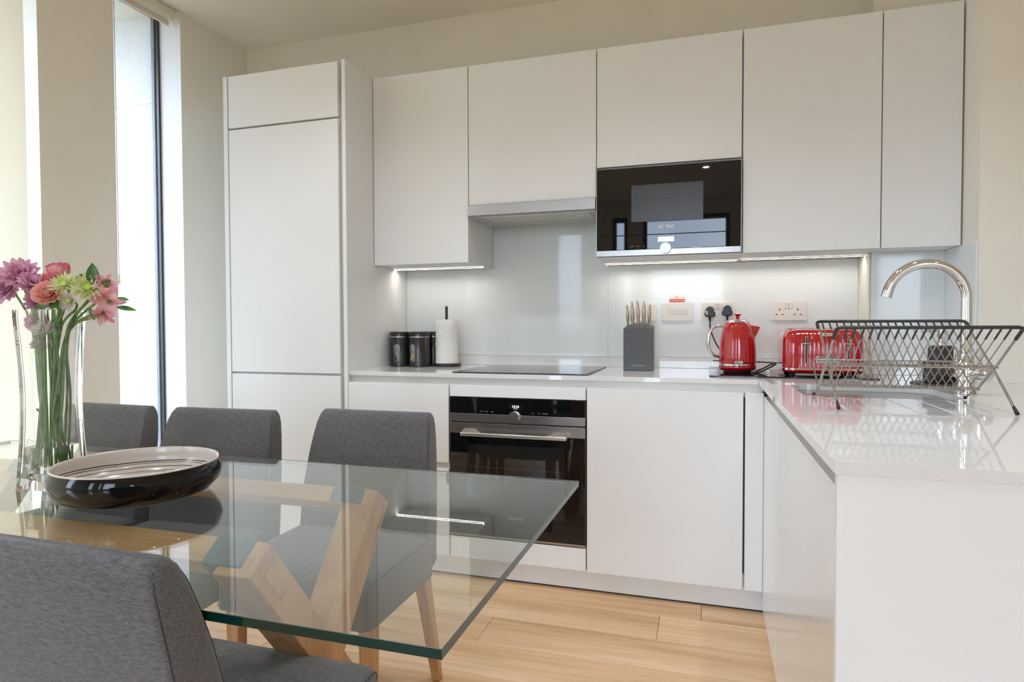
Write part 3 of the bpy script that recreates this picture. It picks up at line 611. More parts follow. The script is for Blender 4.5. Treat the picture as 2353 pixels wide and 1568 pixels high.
# toaster
TX0, TX1, TY0, TY1 = 1.357, 1.651, -.400, -.160
tcx, tcy = (TX0+TX1)/2, (TY0+TY1)/2
t = thing('toaster', 'glossy red four slice toaster behind the wire dish rack', 'toaster', loc=(tcx, tcy, .9035))
secs = []
def tsec(wd, dd, z, amp=0, r=.04):
    P_ = rrect(wd, dd, r, 8, 0, 0, z); o_ = []
    # resample front/back sides with ribs
    n = len(P_)
    for i in range(n):
        a = P_[i]; b = P_[(i+1) % n]; k = 1 if i % 9 != 8 else (84 if i in (8, 26) else 16)
        for q in range(k):
            f = q/k; x = a[0]+(b[0]-a[0])*f; y_ = a[1]+(b[1]-a[1])*f
            if k == 84 and amp: y_ += (-1 if y_ > 0 else 1)*amp*(.5-.5*cos(f*2*pi*14))*(1 if .08 < f < .92 else 0)
            o_.append((tcx+x, tcy+y_, z))
    return o_
W_, D_ = TX1-TX0, TY1-TY0
tp = [(W_, D_, .932, 0), (W_, D_, .935, .001), (W_, D_, .98, .001), (W_*.998, D_*.995, 1.01, .001), (W_*.992, D_*.97, 1.04, .001), (W_*.972, D_*.93, 1.060, .0004), (W_*.93, D_*.87, 1.075, 0), (W_*.87, D_*.80, 1.083, 0), (W_*.80, D_*.72, 1.086, 0)]
part('body', MB().loft([tsec(*a) for a in tp]), red, t, smooth=True)
part('base', MB().loft([tsec(W_-.05, D_-.05, .910), tsec(W_-.012, D_-.012, .9125), tsec(W_+.001, D_+.001, .919), tsec(W_+.002, D_+.002, .9245)]), red, t, smooth=True)
part('chrome_band', MB().loft([tsec(W_-.0005, D_-.0005, .924), tsec(W_+.0015, D_+.0015, .925), tsec(W_+.0015, D_+.0015, .931), tsec(W_-.0005, D_-.0005, .9325)]), chrome, t, smooth=True)
tpp = part('top_plate', MB().loft([[(tcx+a, tcy+b, z) for a, b, _ in rrect(W_*.82, D_*.74, .03, 6)] for z in (1.0845, 1.0885)]), steel, t, bevel=.001, smooth=True)
for sx in (-1, 1):
    for sy in (-1, 1): part('slot', B(tcx+sx*.062-.052, tcx+sx*.062+.052, tcy+sy*.035-.012, tcy+sy*.035+.012, 1.0888, 1.0894), blackpl, tpp)
for fx in (-.11, .11):
    for fy in (-.08, .08): part('foot', MB().lathe([(.012, .0003), (.012, .008)], (tcx+fx, tcy+fy, .9035), 16), rubber, t)
yf = TY0-.0006
for x in (1.441, 1.591):
    sl = part('lever_slot', MB().loft([[(x+a, yy, 1.0045+b) for a, b, _ in rrect(.0105, .110, .005, 5)] for yy in (yf+.006, yf-.0012)]), chrome, t, smooth=True)
    part('slot_recess', MB().loft([[(x+a, yy, 1.0045+b) for a, b, _ in rrect(.0062, .1045, .003, 5)] for yy in (yf-.0010, yf-.0016)]), blackpl, sl)
    part('lever', MB().loft([[(x+a, yy, 1.0295+b) for a, b, _ in rrect(.031, .0046, .002, 4)] for yy in (yf-.0020, yf-.016)]), chrome, t, bevel=.0008, smooth=True)
    part('dial_print', MB().loft([[(x+r*cos(a*pi/10), yf+.0022+yy, 1.070+r*sin(a*pi/10)) for a in range(20)] for r, yy in ((.0036, -.008), (.0036, -.0088), (.0026, -.0088), (.0026, -.008))], cap=False), whitep, t)
for x in (1.460, 1.5705): text('number_print', '3', .017, (x, yf-.0005, 1.0535), whitep, t)
part('badge', MB().loft([[(1.516+a, yy, 1.0650+b) for a, b, _ in rrect(.036, .0125, .006, 5)] for yy in (yf+.014, yf-.0005)]), mat('badge_champagne', (.60, .52, .42), .3, .8, var=.03), t, bevel=.0008, smooth=True)
text('badge_lettering', 'Breville', .0080, (1.516, yf-.0009, 1.0650), MATS['badge_text'], t, bold=.0002)
bw = part('browning_panel', MB().loft([[(1.5185+a, yy, .9665+b) for a, b, _ in rrect(.088, .0255, .003, 4)] for yy in (yf+.002, yf-.0014)]), chrome, t, bevel=.0006, smooth=True)
part('slider_slot', MB().box(1.482, 1.555, yf-.0018, yf-.0015, .9725, .9750), blackpl, bw)
part('indicator_strip', MB().box(1.480, 1.557, yf-.0018, yf-.0015, .9575, .9665), greyp, bw)

# ================================================================== CANISTERS, PAPER TOWEL
def canister(label, x, y, rz, win, yellow=False):
    t = thing('canister', label, 'canister', 'black lidded storage canisters', loc=(x, y, .8985), rz=rz)
    def P(n, mb, m, **k): return obj(n, mb, m, t, **k)
    P('body', MB().lathe([(.050, 0), (.0535, .002), (.0535, .143), (.0520, .1465)], (0, 0, 0), 48), blackmetal, smooth=True)
    P('metal_ring', MB().lathe([(.0515, .1465), (.0520, .1475), (.0515, .1505)], (0, 0, 0), 48), chrome, smooth=True)
    P('lid', MB().lathe([(.0515, .1505), (.0545, .1515), (.0545, .173), (.0530, .1752), (.02, .1755)], (0, 0, 0), 48), blackmetal, smooth=True)
    if win:
        def arcp(dx, z, r): a = -pi/2+dx/.0537; return (r*cos(a), r*sin(a), z)
        R = rrect(.0340, .0900, .0165, 6)
        m_ = MB().loft([[arcp(a, .068+b, .0530) for a, b, _ in R], [arcp(a, .068+b, .0545) for a, b, _ in R]])
        wn = P('window', m_, mat('canister_glass', (.10, .10, .11), .04, coat=.8, cols=((.03, .03, .035), (.30, .31, .33)), vscale=22, stretch=(2, 2, .4)), smooth=True)
        R2 = rrect(.0365, .0925, .0178, 6)
        P('window_rim', MB().loft([[arcp(a, .068+b, .0534) for a, b, _ in R2], [arcp(a, .068+b, .0548) for a, b, _ in R2], [arcp(a, .068+b, .0548) for a, b, _ in R], [arcp(a, .068+b, .0534) for a, b, _ in R]], cap=False), blackpl, smooth=True)
        if yellow:
            q = [(-.0085, .046), (-.003, .048), (.006, .070), (.008, .071), (.002, .074), (-.003, .072)]
            q = [(-.0140, .034), (-.0085, .029), (.0125, .062), (.0115, .068), (.0010, .064)]
            P('yellow_packet', MB().loft([[arcp(a, b, .0546) for a, b in q], [arcp(a, b, .0552) for a, b in q]]), mat('yellow_packet', (.55, .38, .01), .4, var=.1), smooth=True)
    return t
canister('black lidded canister leaning nearest the fridge cabinet side, with a grey oval window', -.436, -.205, .12, True)
canister('black lidded canister with a yellow packet behind its oval window', -.323, -.215, -.30, True, True)
canister('black lidded canister standing behind, half hidden by the paper towel roll', -.298, -.095, .2, False)
t = thing('paper_towel_holder', 'black paper towel stand with round base and silver-tipped rod', 'holder', loc=(-.200, -.155, .8985))
part('base', MB().lathe([(.070, 0), (.0735, .003), (.0735, .009), (.071, .0115), (.01, .012)], (-.200, -.155, .8985), 48), blackpl, t, smooth=True)
part('rod', MB().lathe([(.0068, .0115), (.0068, .302)], (-.200, -.155, .8985), 16), blackpl, t, smooth=True)
part('rod_cap', MB().lathe([(.0090, .302), (.0092, .3045), (.0060, .3065), (.001, .307)], (-.200, -.155, .8985), 16), chrome, t, smooth=True)
t = thing('paper_towel_roll', 'white embossed paper towel roll on the black stand', 'paper towel', loc=(-.200, -.155, .912))
n = 72; secs = []
for z, rr in ((.9125, .056), (.914, .0575), (1.0, .0565), (1.08, .0545), (1.133, .0535), (1.1345, .0525)):
    ring = []
    for j in range(n):
        a = 2*pi*j/n; k = 1+.012*sin(3*a+z*9)+.008*sin(7*a-z*23)
        edge = ((a*180/pi-200) % 360)
        ring.append((-.200+rr*k*cos(a), -.155+rr*k*sin(a), z))
    secs.append(ring)
ring = [(-.200+.0095*cos(2*pi*j/n), -.155+.0095*sin(2*pi*j/n), 1.1345) for j in range(n)]
ring2 = [(-.200+.0095*cos(2*pi*j/n), -.155+.0095*sin(2*pi*j/n), .9125) for j in range(n)]
part('roll', MB().loft([ring2]+secs+[ring, ring2], cap=False), paper, t, smooth=True)
fl_ = []
for i in range(15):
    f = i/14; a = radians(-178+158*f); z = 1.000+.118*(f**1.25)
    fl_.append((-.200+.0582*cos(a), -.155+.0582*sin(a), z))
part('loose_sheet_edge', MB().tube(fl_, .0011, 6), mat('paper_edge', (.92, .90, .87), .8, var=.01), t, smooth=True)

# ================================================================== KNIFE BLOCK
KBX, KBY = .768, -.185
t = thing('knife_block', 'dark grey metal knife block with a curved top', 'knife block', loc=(KBX, KBY, .8985))
hw = .0655
def kbz(x): return .008*(1-(abs(x)/hw)**2.4)
m_ = MB(); nx = 16; fr_ = []; bk = []
front = [(-hw+2*hw*i/nx) for i in range(nx+1)]
def kring(y, z_, arch): return [(KBX-hw, y, .8995), (KBX+hw, y, .8995)]+[(KBX+x, y, z_+arch*kbz(x)*1.6) for x in reversed(front)]
m_.loft([kring(-.235, 1.0870, 0), kring(-.19, 1.0935, .9), kring(-.150, 1.0985, 1.3), kring(-.135, 1.0985, 1.35)])
part('body', m_, blockm, t, bevel=.0015)
part('base_plate', B(KBX-hw+.002, KBX+hw-.002, -.233, -.137, .8986, .8996), blackpl, t)
text('brand_lettering', 'morphy richards', .0088, (KBX+.002, -.2354, .9215), greyp, t)
kn_ = [(.7165, 1.196, -.003), (.7385, 1.211, -.004), (.7640, 1.217, -.003), (.7920, 1.211, 0), (.8155, 1.196, .002)]
kl = ['outermost left knife', 'second knife from the left', 'middle and tallest knife', 'second knife from the right', 'outermost right knife']
for i, (x, zt, lean) in enumerate(kn_):
    y = -.188; zb = 1.092
    k = thing('knife', kl[i]+' in the grey block, with a curved steel handle', 'knife', 'steel handled knives in the block', loc=(x, y, zb))
    H = zt-zb; prof = [(0, .42, .5), (.06, .46, .55), (.14, .50, .6), (.30, .85, .8), (.50, 1.0, 1), (.70, .88, .9), (.86, .62, .75), (.93, .66, .8), (.98, .55, .6), (1.0, .2, .2)]
    if i in (1, 3): prof = [(a, b*1.12, c) for a, b, c in prof]
    secs = []
    for f, wv_, dv in prof:
        cxk = x+lean*f+.0022*sin(f*pi)*(1 if i < 3 else -1); z = zb+H*f
        secs.append([(cxk+.0082*wv_*cos(2*pi*j/12), y-.01*f+.010*dv*sin(2*pi*j/12), z) for j in range(12)])
    part('handle', MB().loft(secs), bronze, k, smooth=True)
    part('collar', MB().loft([[(x+.0052*cos(2*pi*j/12), y+.0065*sin(2*pi*j/12), z) for j in range(12)] for z in (zb-.006, zb+.004)]), blackpl, k, smooth=True)
    part('end_cap', MB().lathe([(.001, -.006), (.0042, -.003), (.0048, 0), (.0035, .004), (.0006, .0055)], (x+lean, y-.010, zt-.004), 12), chrome, k, smooth=True)

# ================================================================== SOAP, PAD, TAP
t = thing('coaster', 'round dark slate pad under the black soap dispenser', 'mat', loc=(1.835, -.615, .8985))
part('disc', MB().lathe([(.090, 0), (.0915, .0015), (.0905, .005), (.088, .0062), (.01, .0062)], (1.835, -.615, .8985), 56), slatem, t, smooth=True)
t = thing('soap_dispenser', 'matt black soap dispenser with chrome pump and sponge holder', 'soap dispenser', loc=(1.84, -.60, .905))
sm = mat('matt_black_ceramic', (.020, .021, .022), .42, var=.1, vscale=20)
part('bottle', MB().loft([rrect(.082, .062, .018, 6, 1.850, -.572, z) if 0 else rrect(w1, d1, r1, 6, 1.850, -.572, z) for w1, d1, r1, z in ((.074, .060, .015, .9049), (.078, .064, .018, .908), (.078, .064, .018, 1.020), (.072, .058, .018, 1.028), (.05, .04, .014, 1.031))]), sm, t, smooth=True)
part('sponge_holder', MB().loft([[(1.817+a, -.632+b, z) for a, b, _ in rrect(w1, d1, .022, 6)] for w1, d1, z in ((.072, .055, .9049), (.078, .058, .908), (.080, .058, .975), (.077, .055, .980), (.070, .048, .978), (.066, .044, .920))]), sm, t, smooth=True)
part('pump_collar', MB().lathe([(.0155, 0), (.0155, .014), (.0125, .016)], (1.848, -.578, 1.030), 24), chrome, t, smooth=True)
pn = part('pump_neck', MB().lathe([(.0105, .016), (.0105, .028), (.0150, .030), (.0150, .042), (.0105, .044), (.0105, .058), (.0085, .060), (.001, .060)], (1.848, -.578, 1.030), 24), chrome, t, smooth=True)
part('nozzle', MB().tube([(1.848, -.578, 1.083), (1.815, -.590, 1.083), (1.790, -.600, 1.0815)], .0042, 10), chrome, t, smooth=True)
t = thing('kitchen_tap', 'tall chrome swan neck mixer tap with two upright lever handles', 'tap', loc=(1.802, -.925, .8985))
tx, ty = 1.802, -.925
part('base_flange', MB().lathe([(.0275, 0), (.0285, .001), (.0285, .006), (.0265, .008)], (tx, ty, .8985), 36), chrome, t, smooth=True)
part('body', MB().lathe([(.0235, .008), (.0235, .092), (.0215, .100), (.0180, .112), (.0175, .118)], (tx, ty, .8985), 36), chrome, t, smooth=True)
ac = (1.697, ty, 1.183); arr = [(tx, ty, 1.012), (tx, ty, 1.08), (tx, ty, 1.14)]+[(ac[0]+.105*cos(a), ty, ac[2]+.105*sin(a)) for a in [radians(5*i) for i in range(0, 34)]]
part('spout', MB().tube(arr, .0148, 24), chrome, t, smooth=True)
a = radians(165); e0 = Vector((ac[0]+.105*cos(a), ty, ac[2]+.105*sin(a))); dr = Vector((-sin(a), 0, cos(a)))
part('spout_tip', MB().tube([e0, e0+dr*.004, e0+dr*.022], .0158, 24), chrome, t, smooth=True)
for sx, hz, hy in ((-1, 1.035, -.945), (1, 1.035, -.965)):
    if sx < 0:
        part('valve_arm', MB().tube([(tx, ty, .966), (tx-.030, ty-.006, .966), (tx-.036, ty-.007, .966)], .0185, 24, taper=[1, 1, .8]), chrome, t, smooth=True)
        part('lever', MB().tube([(tx-.028, ty-.006, .975), (tx-.028, ty-.006, 1.032)], .0062, 14), chrome, t, smooth=True)
    else:
        part('valve_arm', MB().tube([(tx, ty, .963), (tx+.022, ty-.020, .963), (tx+.038, ty-.036, .963), (tx+.047, ty-.044, .963), (tx+.050, ty-.047, .963)], .0215, 24, taper=[.8, 1, 1.1, 1, .7]), chrome, t, smooth=True)
        part('lever', MB().tube([(tx+.026, ty-.030, .975), (tx+.026, ty-.030, 1.030)], .0062, 14), chrome, t, smooth=True)

# ================================================================== DISH RACK
t = thing('dish_rack', 'folding crossed wire dish rack with black coated rims standing over the sink', 'dish rack', loc=(1.55, -1.28, .8985))
RX0, RX1 = 1.368, 1.738
blk = mat('black_coating', (.02, .02, .021), .38, var=.1)
nr, rr_, crs = (-1.432, 1.099), (-1.108, 1.115), (-1.290, 1.000)
low, r3, ft_n, ft_f = (-1.183, .936), (-1.072, 1.002), (-1.420, .906), (-1.105, .906)
def lerp(a, b, f): return (a[0]+(b[0]-a[0])*f, a[1]+(b[1]-a[1])*f)
def rim(name, A, Bp, inset, rad, m, x0, x1):      # U-shaped bar: down at left, across, down at right (A = rim, Bp = lower point)
    c = lerp(A, Bp, inset); k = .012
    c1 = lerp(A, Bp, k/ max(.001, math.dist(A, Bp)))
    pts = [(x0, c[0], c[1]), (x0, c1[0], c1[1])]
    pts = [(x0, *c)]+spline([(x0, *c1), (x0+.003, *lerp(A, c1, .3)), (x0+k, *A)], 5)+spline([(x1-k, *A), (x1-.003, *lerp(A, c1, .3)), (x1, *c1)], 5)+[(x1, *c)]
    return part(name, MB().tube(pts, rad, 10), m, t, smooth=True)
rim('front_rim', nr, crs, .28, .0042, blk, RX0-.004, RX1+.004); rim('rear_rim', rr_, crs, .16, .0042, blk, RX0, RX1)
rim('lower_tray_rim', r3, low, 1.18, .0022, wirem, RX0-.006, RX1-.006)
for x in (RX0-.004, RX1+.004):
    l_ = part('leg_wire', MB().tube([(x, *lerp(nr, crs, .2)), (x, *crs), (x, *low), (x, *ft_f)], .0031, 8), wirem, t, smooth=True)
    part('rubber_foot', MB().tube([(x, *lerp(ft_f, low, .12)), (x, *ft_f), (x, ft_f[0]+.004, .9030)], .0046, 10, taper=[.7, 1, 1]), rubber, l_, smooth=True)
for x in (RX0+.003, RX1-.003):
    l_ = part('leg_wire', MB().tube([(x, *lerp(rr_, crs, .12)), (x, *crs), (x, *ft_n)], .0031, 8), wirem, t, smooth=True)
    part('rubber_foot', MB().tube([(x, *lerp(ft_n, crs, .12)), (x, *ft_n), (x, ft_n[0]-.004, .9030)], .0046, 10, taper=[.7, 1, 1]), rubber, l_, smooth=True)
for c_, rd_ in ((crs, .0026), (low, .0024)):
    part('cross_bar', MB().tube([(RX0-.006, c_[0]-.004, c_[1]-.001), (RX1+.008, c_[0]-.004, c_[1]-.001)], rd_, 8), wirem, t, smooth=True)
    part('cross_bar', MB().tube([(RX0-.006, c_[0]+.005, c_[1]+.003), (RX1+.002, c_[0]+.005, c_[1]+.003)], rd_*.8, 8), wirem, t, smooth=True)
N = 20
for i in range(1, N):
    x = RX0+(RX1-RX0)*i/N
    w1 = part('wire', MB().tube([(x, *nr), (x, *crs), (x, *low)], .0015, 6), wirem, t, smooth=True)
    part('coated_tip', MB().tube([(x, *nr), (x, *lerp(nr, crs, .06)), (x, *lerp(nr, crs, .28))], .0024, 6), blk, w1, smooth=True)
    w2 = part('wire', MB().tube([(x-.004, *rr_), (x-.004, *crs)], .0015, 6), wirem, t, smooth=True)
    part('coated_tip', MB().tube([(x-.004, *rr_), (x-.004, *lerp(rr_, crs, .18))], .0024, 6), blk, w2, smooth=True)
    part('wire', MB().tube([(x-.007, *r3), (x-.007, *low)], .0014, 6), wirem, t, smooth=True)

# ================================================================== DINING TABLE
t = thing('dining_table', 'rectangular clear glass dining table on crossed oak trestle legs', 'table', loc=(-.12, -2.09, 0))
gx0, gx1, gy0, gy1, gz0, gz1 = -1.02, .786, -2.480, -1.702, .738, .750
zi = .7462      # optical underside of the pane
top = MB().add([(gx0, gy0, gz1), (gx1, gy0, gz1), (gx1, gy1, gz1), (gx0, gy1, gz1), (gx0, gy0, gz0), (gx1, gy0, gz0), (gx1, gy1, gz0), (gx0, gy1, gz0),
                (gx0, gy0, zi), (gx1, gy0, zi), (gx1, gy1, zi), (gx0, gy1, zi)],
               [(0, 1, 2, 3), (0, 4, 5, 1), (1, 5, 6, 2), (2, 6, 7, 3), (3, 7, 4, 0)])
top.add([(gx0+.0002, gy0+.0002, zi), (gx1-.0002, gy0+.0002, zi), (gx1-.0002, gy1-.0002, zi), (gx0+.0002, gy1-.0002, zi)], [(3, 2, 1, 0)])
me_t = part('glass_top', top, [tableg, edgeg, edgew], t)
for p_ in me_t.data.polygons:
    nx_, ny_ = abs(p_.normal.x), abs(p_.normal.y); cyp = p_.center.y
    p_.material_index = 1 if (ny_ > .5 and cyp < 0) else (2 if nx_ > .5 else 0)
    if p_.material_index == 0 and abs(p_.normal.z) > .5:
        up_ = abs(p_.center.z-gz1) < .001
        if (p_.normal.z > 0) != up_: p_.flip()
me_t.data.update()
part('polished_arris', MB().tube([(gx0, gy0, gz1), (gx1, gy0, gz1), (gx1, gy1, gz1), (gx0, gy1, gz1)], .0006, 5), edgew, t)
def beam(a, b, wdt, x0, x1):   # prism in the y-z plane
    a, b = Vector(a), Vector(b); d = (b-a).normalized(); n_ = Vector((-d.y, d.x))*wdt/2
    q = [a+n_, a-n_, b-n_, b+n_]
    return MB().loft([[(x0, p.x, p.y) for p in q], [(x1, p.x, p.y) for p in q]])
for xa in (.270, -.85):
    xb = xa+.078
    for (yt, yb_) in ((-2.235, -1.70), (-1.815, -2.345)):
        s_ = 1 if yb_ > yt else -1
        a = Vector((yt, .711)); b = Vector((yb_, 0)); d = (b-a).normalized(); n_ = Vector((-d.y, d.x))*.034
        # ends cut level with the floor and roughly square at the top
        bl = b+n_+d*(-(b+n_).y/d.y); br = b-n_+d*(-(b-n_).y/d.y)
        tl_ = a+n_; tr_ = a-n_; lim = 2
        q = [tl_, tr_, br, bl]
        q = [Vector((p.x, min(p.y, lim))) for p in q]
        e = .0006 if s_ > 0 else 0
        lg = part('trestle_leg', MB().loft([[(xa+e, p.x, max(p.y, .0008)) for p in q], [(xb-e, p.x, max(p.y, .0008)) for p in q]]), oakz, t, bevel=.0025)
        mid = a+d*.06
        part('wedge_inlay', MB().loft([[(x, *(mid+d*u_+n_*.35*v_)) for u_, v_ in ((-.03, -1), (.045, -1), (.045, 1), (-.03, 1))] for x in (xb-.002, xb+.0006)]), oakx, lg)
for sg, ay in ((1, -2.235), (-1, -1.815)):
    top_ = Vector((ay, .711)); bot_ = Vector((-1.70 if sg > 0 else -2.345, 0)); d = (bot_-top_).normalized(); n_ = Vector((-d.y, d.x))
    c = top_+d*.0185+n_*(.010*sg)
    def xs(hn, hd, x0, x1, du=0): return MB().loft([[(x, *(c+n_*hn*i+d*(hd*j+du))) for i, j in ((1, 1), (-1, 1), (-1, -1), (1, -1))] for x in (x0, x1)])
    part('rail', xs(.0262, .0195, -.95, .334), oakx, t, bevel=.0025)
    for x0_, x1_ in ((.236, .319), (-.80, -.71)):
        part('felt_pad', xs(.0280, .0195, x0_, x1_, -.0022), felt, t, bevel=.003, seg=3)

# ================================================================== CHAIRS
def superrect(wd, dd, r, cx, cy, z, n=6): return rrect(wd, dd, min(r, dd/2-.001, wd/2-.001), n, cx, cy, z)
def chair(label, x, y, rz):
    t = thing('dining_chair', label, 'chair', 'grey upholstered dining chairs around the glass table', loc=(x, y, 0), rz=rz)
    # seat: front at +y
    sec = []
    for z, g in ((.362, -.006), (.364, 0), (.455, .0), (.470, -.002), (.480, -.012), (.486, -.040), (.489, -.10)):
        sec.append(superrect(.458+g*2, .385+g*2, .028+max(0, -g*.3), 0, -.038, z))
    obj('seat', MB().loft(sec), fab, t, smooth=True, auto=False)
    # backrest: section heights with width, thickness, centre y (leans back to -y)
    bs = []
    for z, wd, dd, cyk in ((.372, .41, .03, -.225), (.380, .435, .055, -.226), (.400, .450, .068, -.228), (.47, .442, .078, -.232), (.55, .438, .080, -.240), (.63, .430, .077, -.252), (.71, .418, .070, -.267), (.76, .408, .063, -.278), (.80, .398, .054, -.287), (.818, .392, .046, -.291), (.830, .384, .034, -.294), (.836, .372, .018, -.296)):
        bs.append(superrect(wd, dd, .014 if dd > .035 else dd/2-.002, 0, cyk, z))
    bk_ = obj('backrest', MB().loft(bs), fab, t, smooth=True, auto=False)
    # piping seams down both sides of the backrest, front and back faces
    for sx in (-1, 1):
        for sd in (-1, 1):
            pts = []
            for z, wd, dd, cyk in ((.40, .440, .068, -.228), (.47, .442, .078, -.232), (.55, .438, .080, -.240), (.63, .430, .077, -.252), (.71, .418, .070, -.267), (.76, .408, .063, -.278), (.80, .398, .054, -.287), (.822, .390, .040, -.292)):
                pts.append((sx*(wd/2-.0045), cyk+sd*(dd/2-.0035), z))
            pts.append((sx*.1925, -.294, .8255))
            obj('piping', MB().tube(pts, .0011, 5), mat('piping_thread', (.045, .045, .05), .8, var=.1), bk_, smooth=True)
        pts = [(sx*.2245, -.21+.345*i/8, .4755) for i in range(9)]+[(sx*.221, .1470, .464), (sx*.221, .1500, .37)]
        obj('piping', MB().tube(pts, .0011, 5), MATS['piping_thread'], bpy.data.objects[bk_.name].parent.children[0] if False else bk_, smooth=True)
    for sx in (-1, 1):
        # back leg raked backwards
        def lg(name, top_, bot, wt, wb):
            s2 = []
            for f in (0, 1):
                cx_, cy_, z_ = [top_[k]+(bot[k]-top_[k])*f for k in range(3)]; w_ = wt+(wb-wt)*f
                s2.append([(cx_-w_/2, cy_-w_/2, z_), (cx_+w_/2, cy_-w_/2, z_), (cx_+w_/2, cy_+w_/2, z_), (cx_-w_/2, cy_+w_/2, z_)])
            obj(name, MB().loft(s2), oakz, t, bevel=.004)
        lg('leg', (sx*.198, -.205, .363), (sx*.203, -.300, .0005), .040, .028)
        lg('leg', (sx*.200, .106, .363), (sx*.200, .106, .0005), .040, .030)
    return t
c0 = chair('grey fabric dining chair at the right end of the far side of the glass table', .062, -1.632, pi)
def ch_copy(label, x, y, rz):
    c = copy_tree(c0); c.location = (x, y, 0); c.rotation_euler.z = rz; c['label'] = label; return c
ch_copy('grey fabric dining chair in the middle of the far side of the glass table', -.425, -1.725, pi+.05)
ch_copy('grey fabric dining chair on the far side of the table, behind the flower vase', -.925, -1.735, pi-.03)
ch_copy('grey fabric dining chair on the near side of the table, its back towards the viewer', .264, -2.240, 0)

# ================================================================== BOWL
bowlm, n_, b_ = nodes('bowl_glaze'); L_ = n_.links; b_.inputs['Roughness'].default_value = .22; b_.inputs['Coat Weight'].default_value = .15
tcn = n_.nodes.new('ShaderNodeTexCoord'); sx_ = n_.nodes.new('ShaderNodeSeparateXYZ')
ns = n_.nodes.new('ShaderNodeTexNoise'); ns.inputs['Scale'].default_value = 5; ns.inputs['Detail'].default_value = 3
L_.new(tcn.outputs['Object'], ns.inputs[0])
def mth(op, a, b=None):
    q = n_.nodes.new('ShaderNodeMath'); q.operation = op
    for i, s in enumerate((a, b)):
        if s is None: continue
        if isinstance(s, (int, float)): q.inputs[i].default_value = s
        else: L_.new(s, q.inputs[i])
    return q.outputs[0]
L_.new(tcn.outputs['Object'], sx_.inputs[0])
x1 = mth('SUBTRACT', sx_.outputs[0], .005); y1_ = mth('SUBTRACT', sx_.outputs[1], -.006)
rad = mth('SQRT', mth('ADD', mth('MULTIPLY', x1, x1), mth('MULTIPLY', y1_, y1_)))
rad = mth('ADD', mth('ADD', rad, sx_.outputs[2]), mth('MULTIPLY', mth('SUBTRACT', ns.outputs[0], .5), .012))
lines = None
for rv, wv_ in ((.050, .0013), (.072, .0011), (.096, .0014), (.118, .0012), (.126, .0016), (.146, .0013), (.158, .0011), (.165, .0014), (.180, .0012), (.193, .0010), (.199, .0013)):
    q = mth('LESS_THAN', mth('ABSOLUTE', mth('SUBTRACT', rad, rv)), wv_); lines = q if lines is None else mth('MAXIMUM', lines, q)
sp_ = n_.nodes.new('ShaderNodeTexNoise'); sp_.inputs['Scale'].default_value = 160; L_.new(tcn.outputs['Object'], sp_.inputs[0])
spk = mth('GREATER_THAN', sp_.outputs[0], .74); lines = mth('MAXIMUM', lines, mth('MULTIPLY', spk, .5))
mxn = n_.nodes.new('ShaderNodeMix'); mxn.data_type = 'RGBA'; mxn.inputs[6].default_value = (.56, .50, .45, 1); mxn.inputs[7].default_value = (.02, .018, .018, 1)
L_.new(lines, mxn.inputs[0]); L_.new(mxn.outputs[2], b_.inputs['Base Color'])
bowlk = mat('bowl_black_glaze', (.006, .005, .005), .07, spec=.32, coat=0, var=.2, vscale=6)
t = thing('serving_bowl', 'large shallow round bowl, glossy black outside, cream inside with thin black rings', 'bowl', loc=(-.083, -2.083, .7505))
obj('outer_shell', MB().lathe([(.085, 0), (.115, .002), (.142, .012), (.157, .030), (.162, .046), (.160, .060), (.1553, .0704)], (0, 0, 0), 96, cap=False).lathe([(.0852, .0), (.001, .0)], (0, 0, 0), 96, cap=False), bowlk, t, smooth=True, auto=False)
obj('inner_surface', MB().lathe([(.1553, .0704), (.1545, .0735), (.1525, .0738), (.1500, .070), (.1520, .056), (.149, .040), (.136, .022), (.11, .012), (.06, .009), (.001, .0085)], (0, 0, 0), 96, cap=False), bowlm, t, smooth=True, auto=False)

# ================================================================== VASE AND FLOWERS
VX, VY, VZ, VH = -.3445, -2.070, .7505, .394
t = thing('glass_vase', 'tall square clear glass vase part filled with water, holding the flowers', 'vase', loc=(VX, VY, VZ))
def vw(f): return .050-.0075*sin(pi*min(1, max(0, f*1.05)))**1.0-.001*f      # half width, waisted
def vsec(f, ins, z=None):
    h = vw(f)-ins; return rrect(2*h, 2*h, (.004 if ins < .001 else .013), 5, 0, 0, VH*f if z is None else z)
outer = [vsec(i/24, 0) for i in range(25)]
inner = [vsec(f, .0055) for f in [1-i*(1-.085)/22 for i in range(23)]]
vb = MB().loft(outer+inner)
obj('glass_body', vb, vaseg, t, smooth=True)
wl = .228
wi = [vsec(.0865+(wl-.0865)*i/8, .0058) for i in range(9)]
obj('water', MB().loft(wi), waterm, t, smooth=True)

def petal(mb, base, d, nrm, L, wd, curl=.3, cup=.15, n=4, tipw=.5, lf=False):
    """strip petal from base along d, curling towards nrm"""
    d = Vector(d).normalized(); nrm = Vector(nrm); nrm = (nrm-d*nrm.dot(d)).normalized(); sd = d.cross(nrm); base = Vector(base); vs = []
    for i in range(n+1):
        f = i/n; w_ = wd*(sin(pi*min(1, .12+f*.80))**.7)*(1 if f < .85 else tipw)
        if lf: w_ = wd*(sin(pi*f**.75)**.9+.02)
        c = base+d*(L*f*(1-.12*f))+nrm*(curl*L*f*f)
        vs += [c-sd*w_/2+nrm*cup*w_, c-nrm*0, c+sd*w_/2+nrm*cup*w_]
    fs = []
    for i in range(n):
        a = i*3; fs += [(a, a+1, a+4, a+3), (a+1, a+2, a+5, a+4)]
    mb.add(vs, fs)
def frame(ax):
    ax = Vector(ax).normalized(); a = ax.orthogonal().normalized(); return ax, a, ax.cross(a)
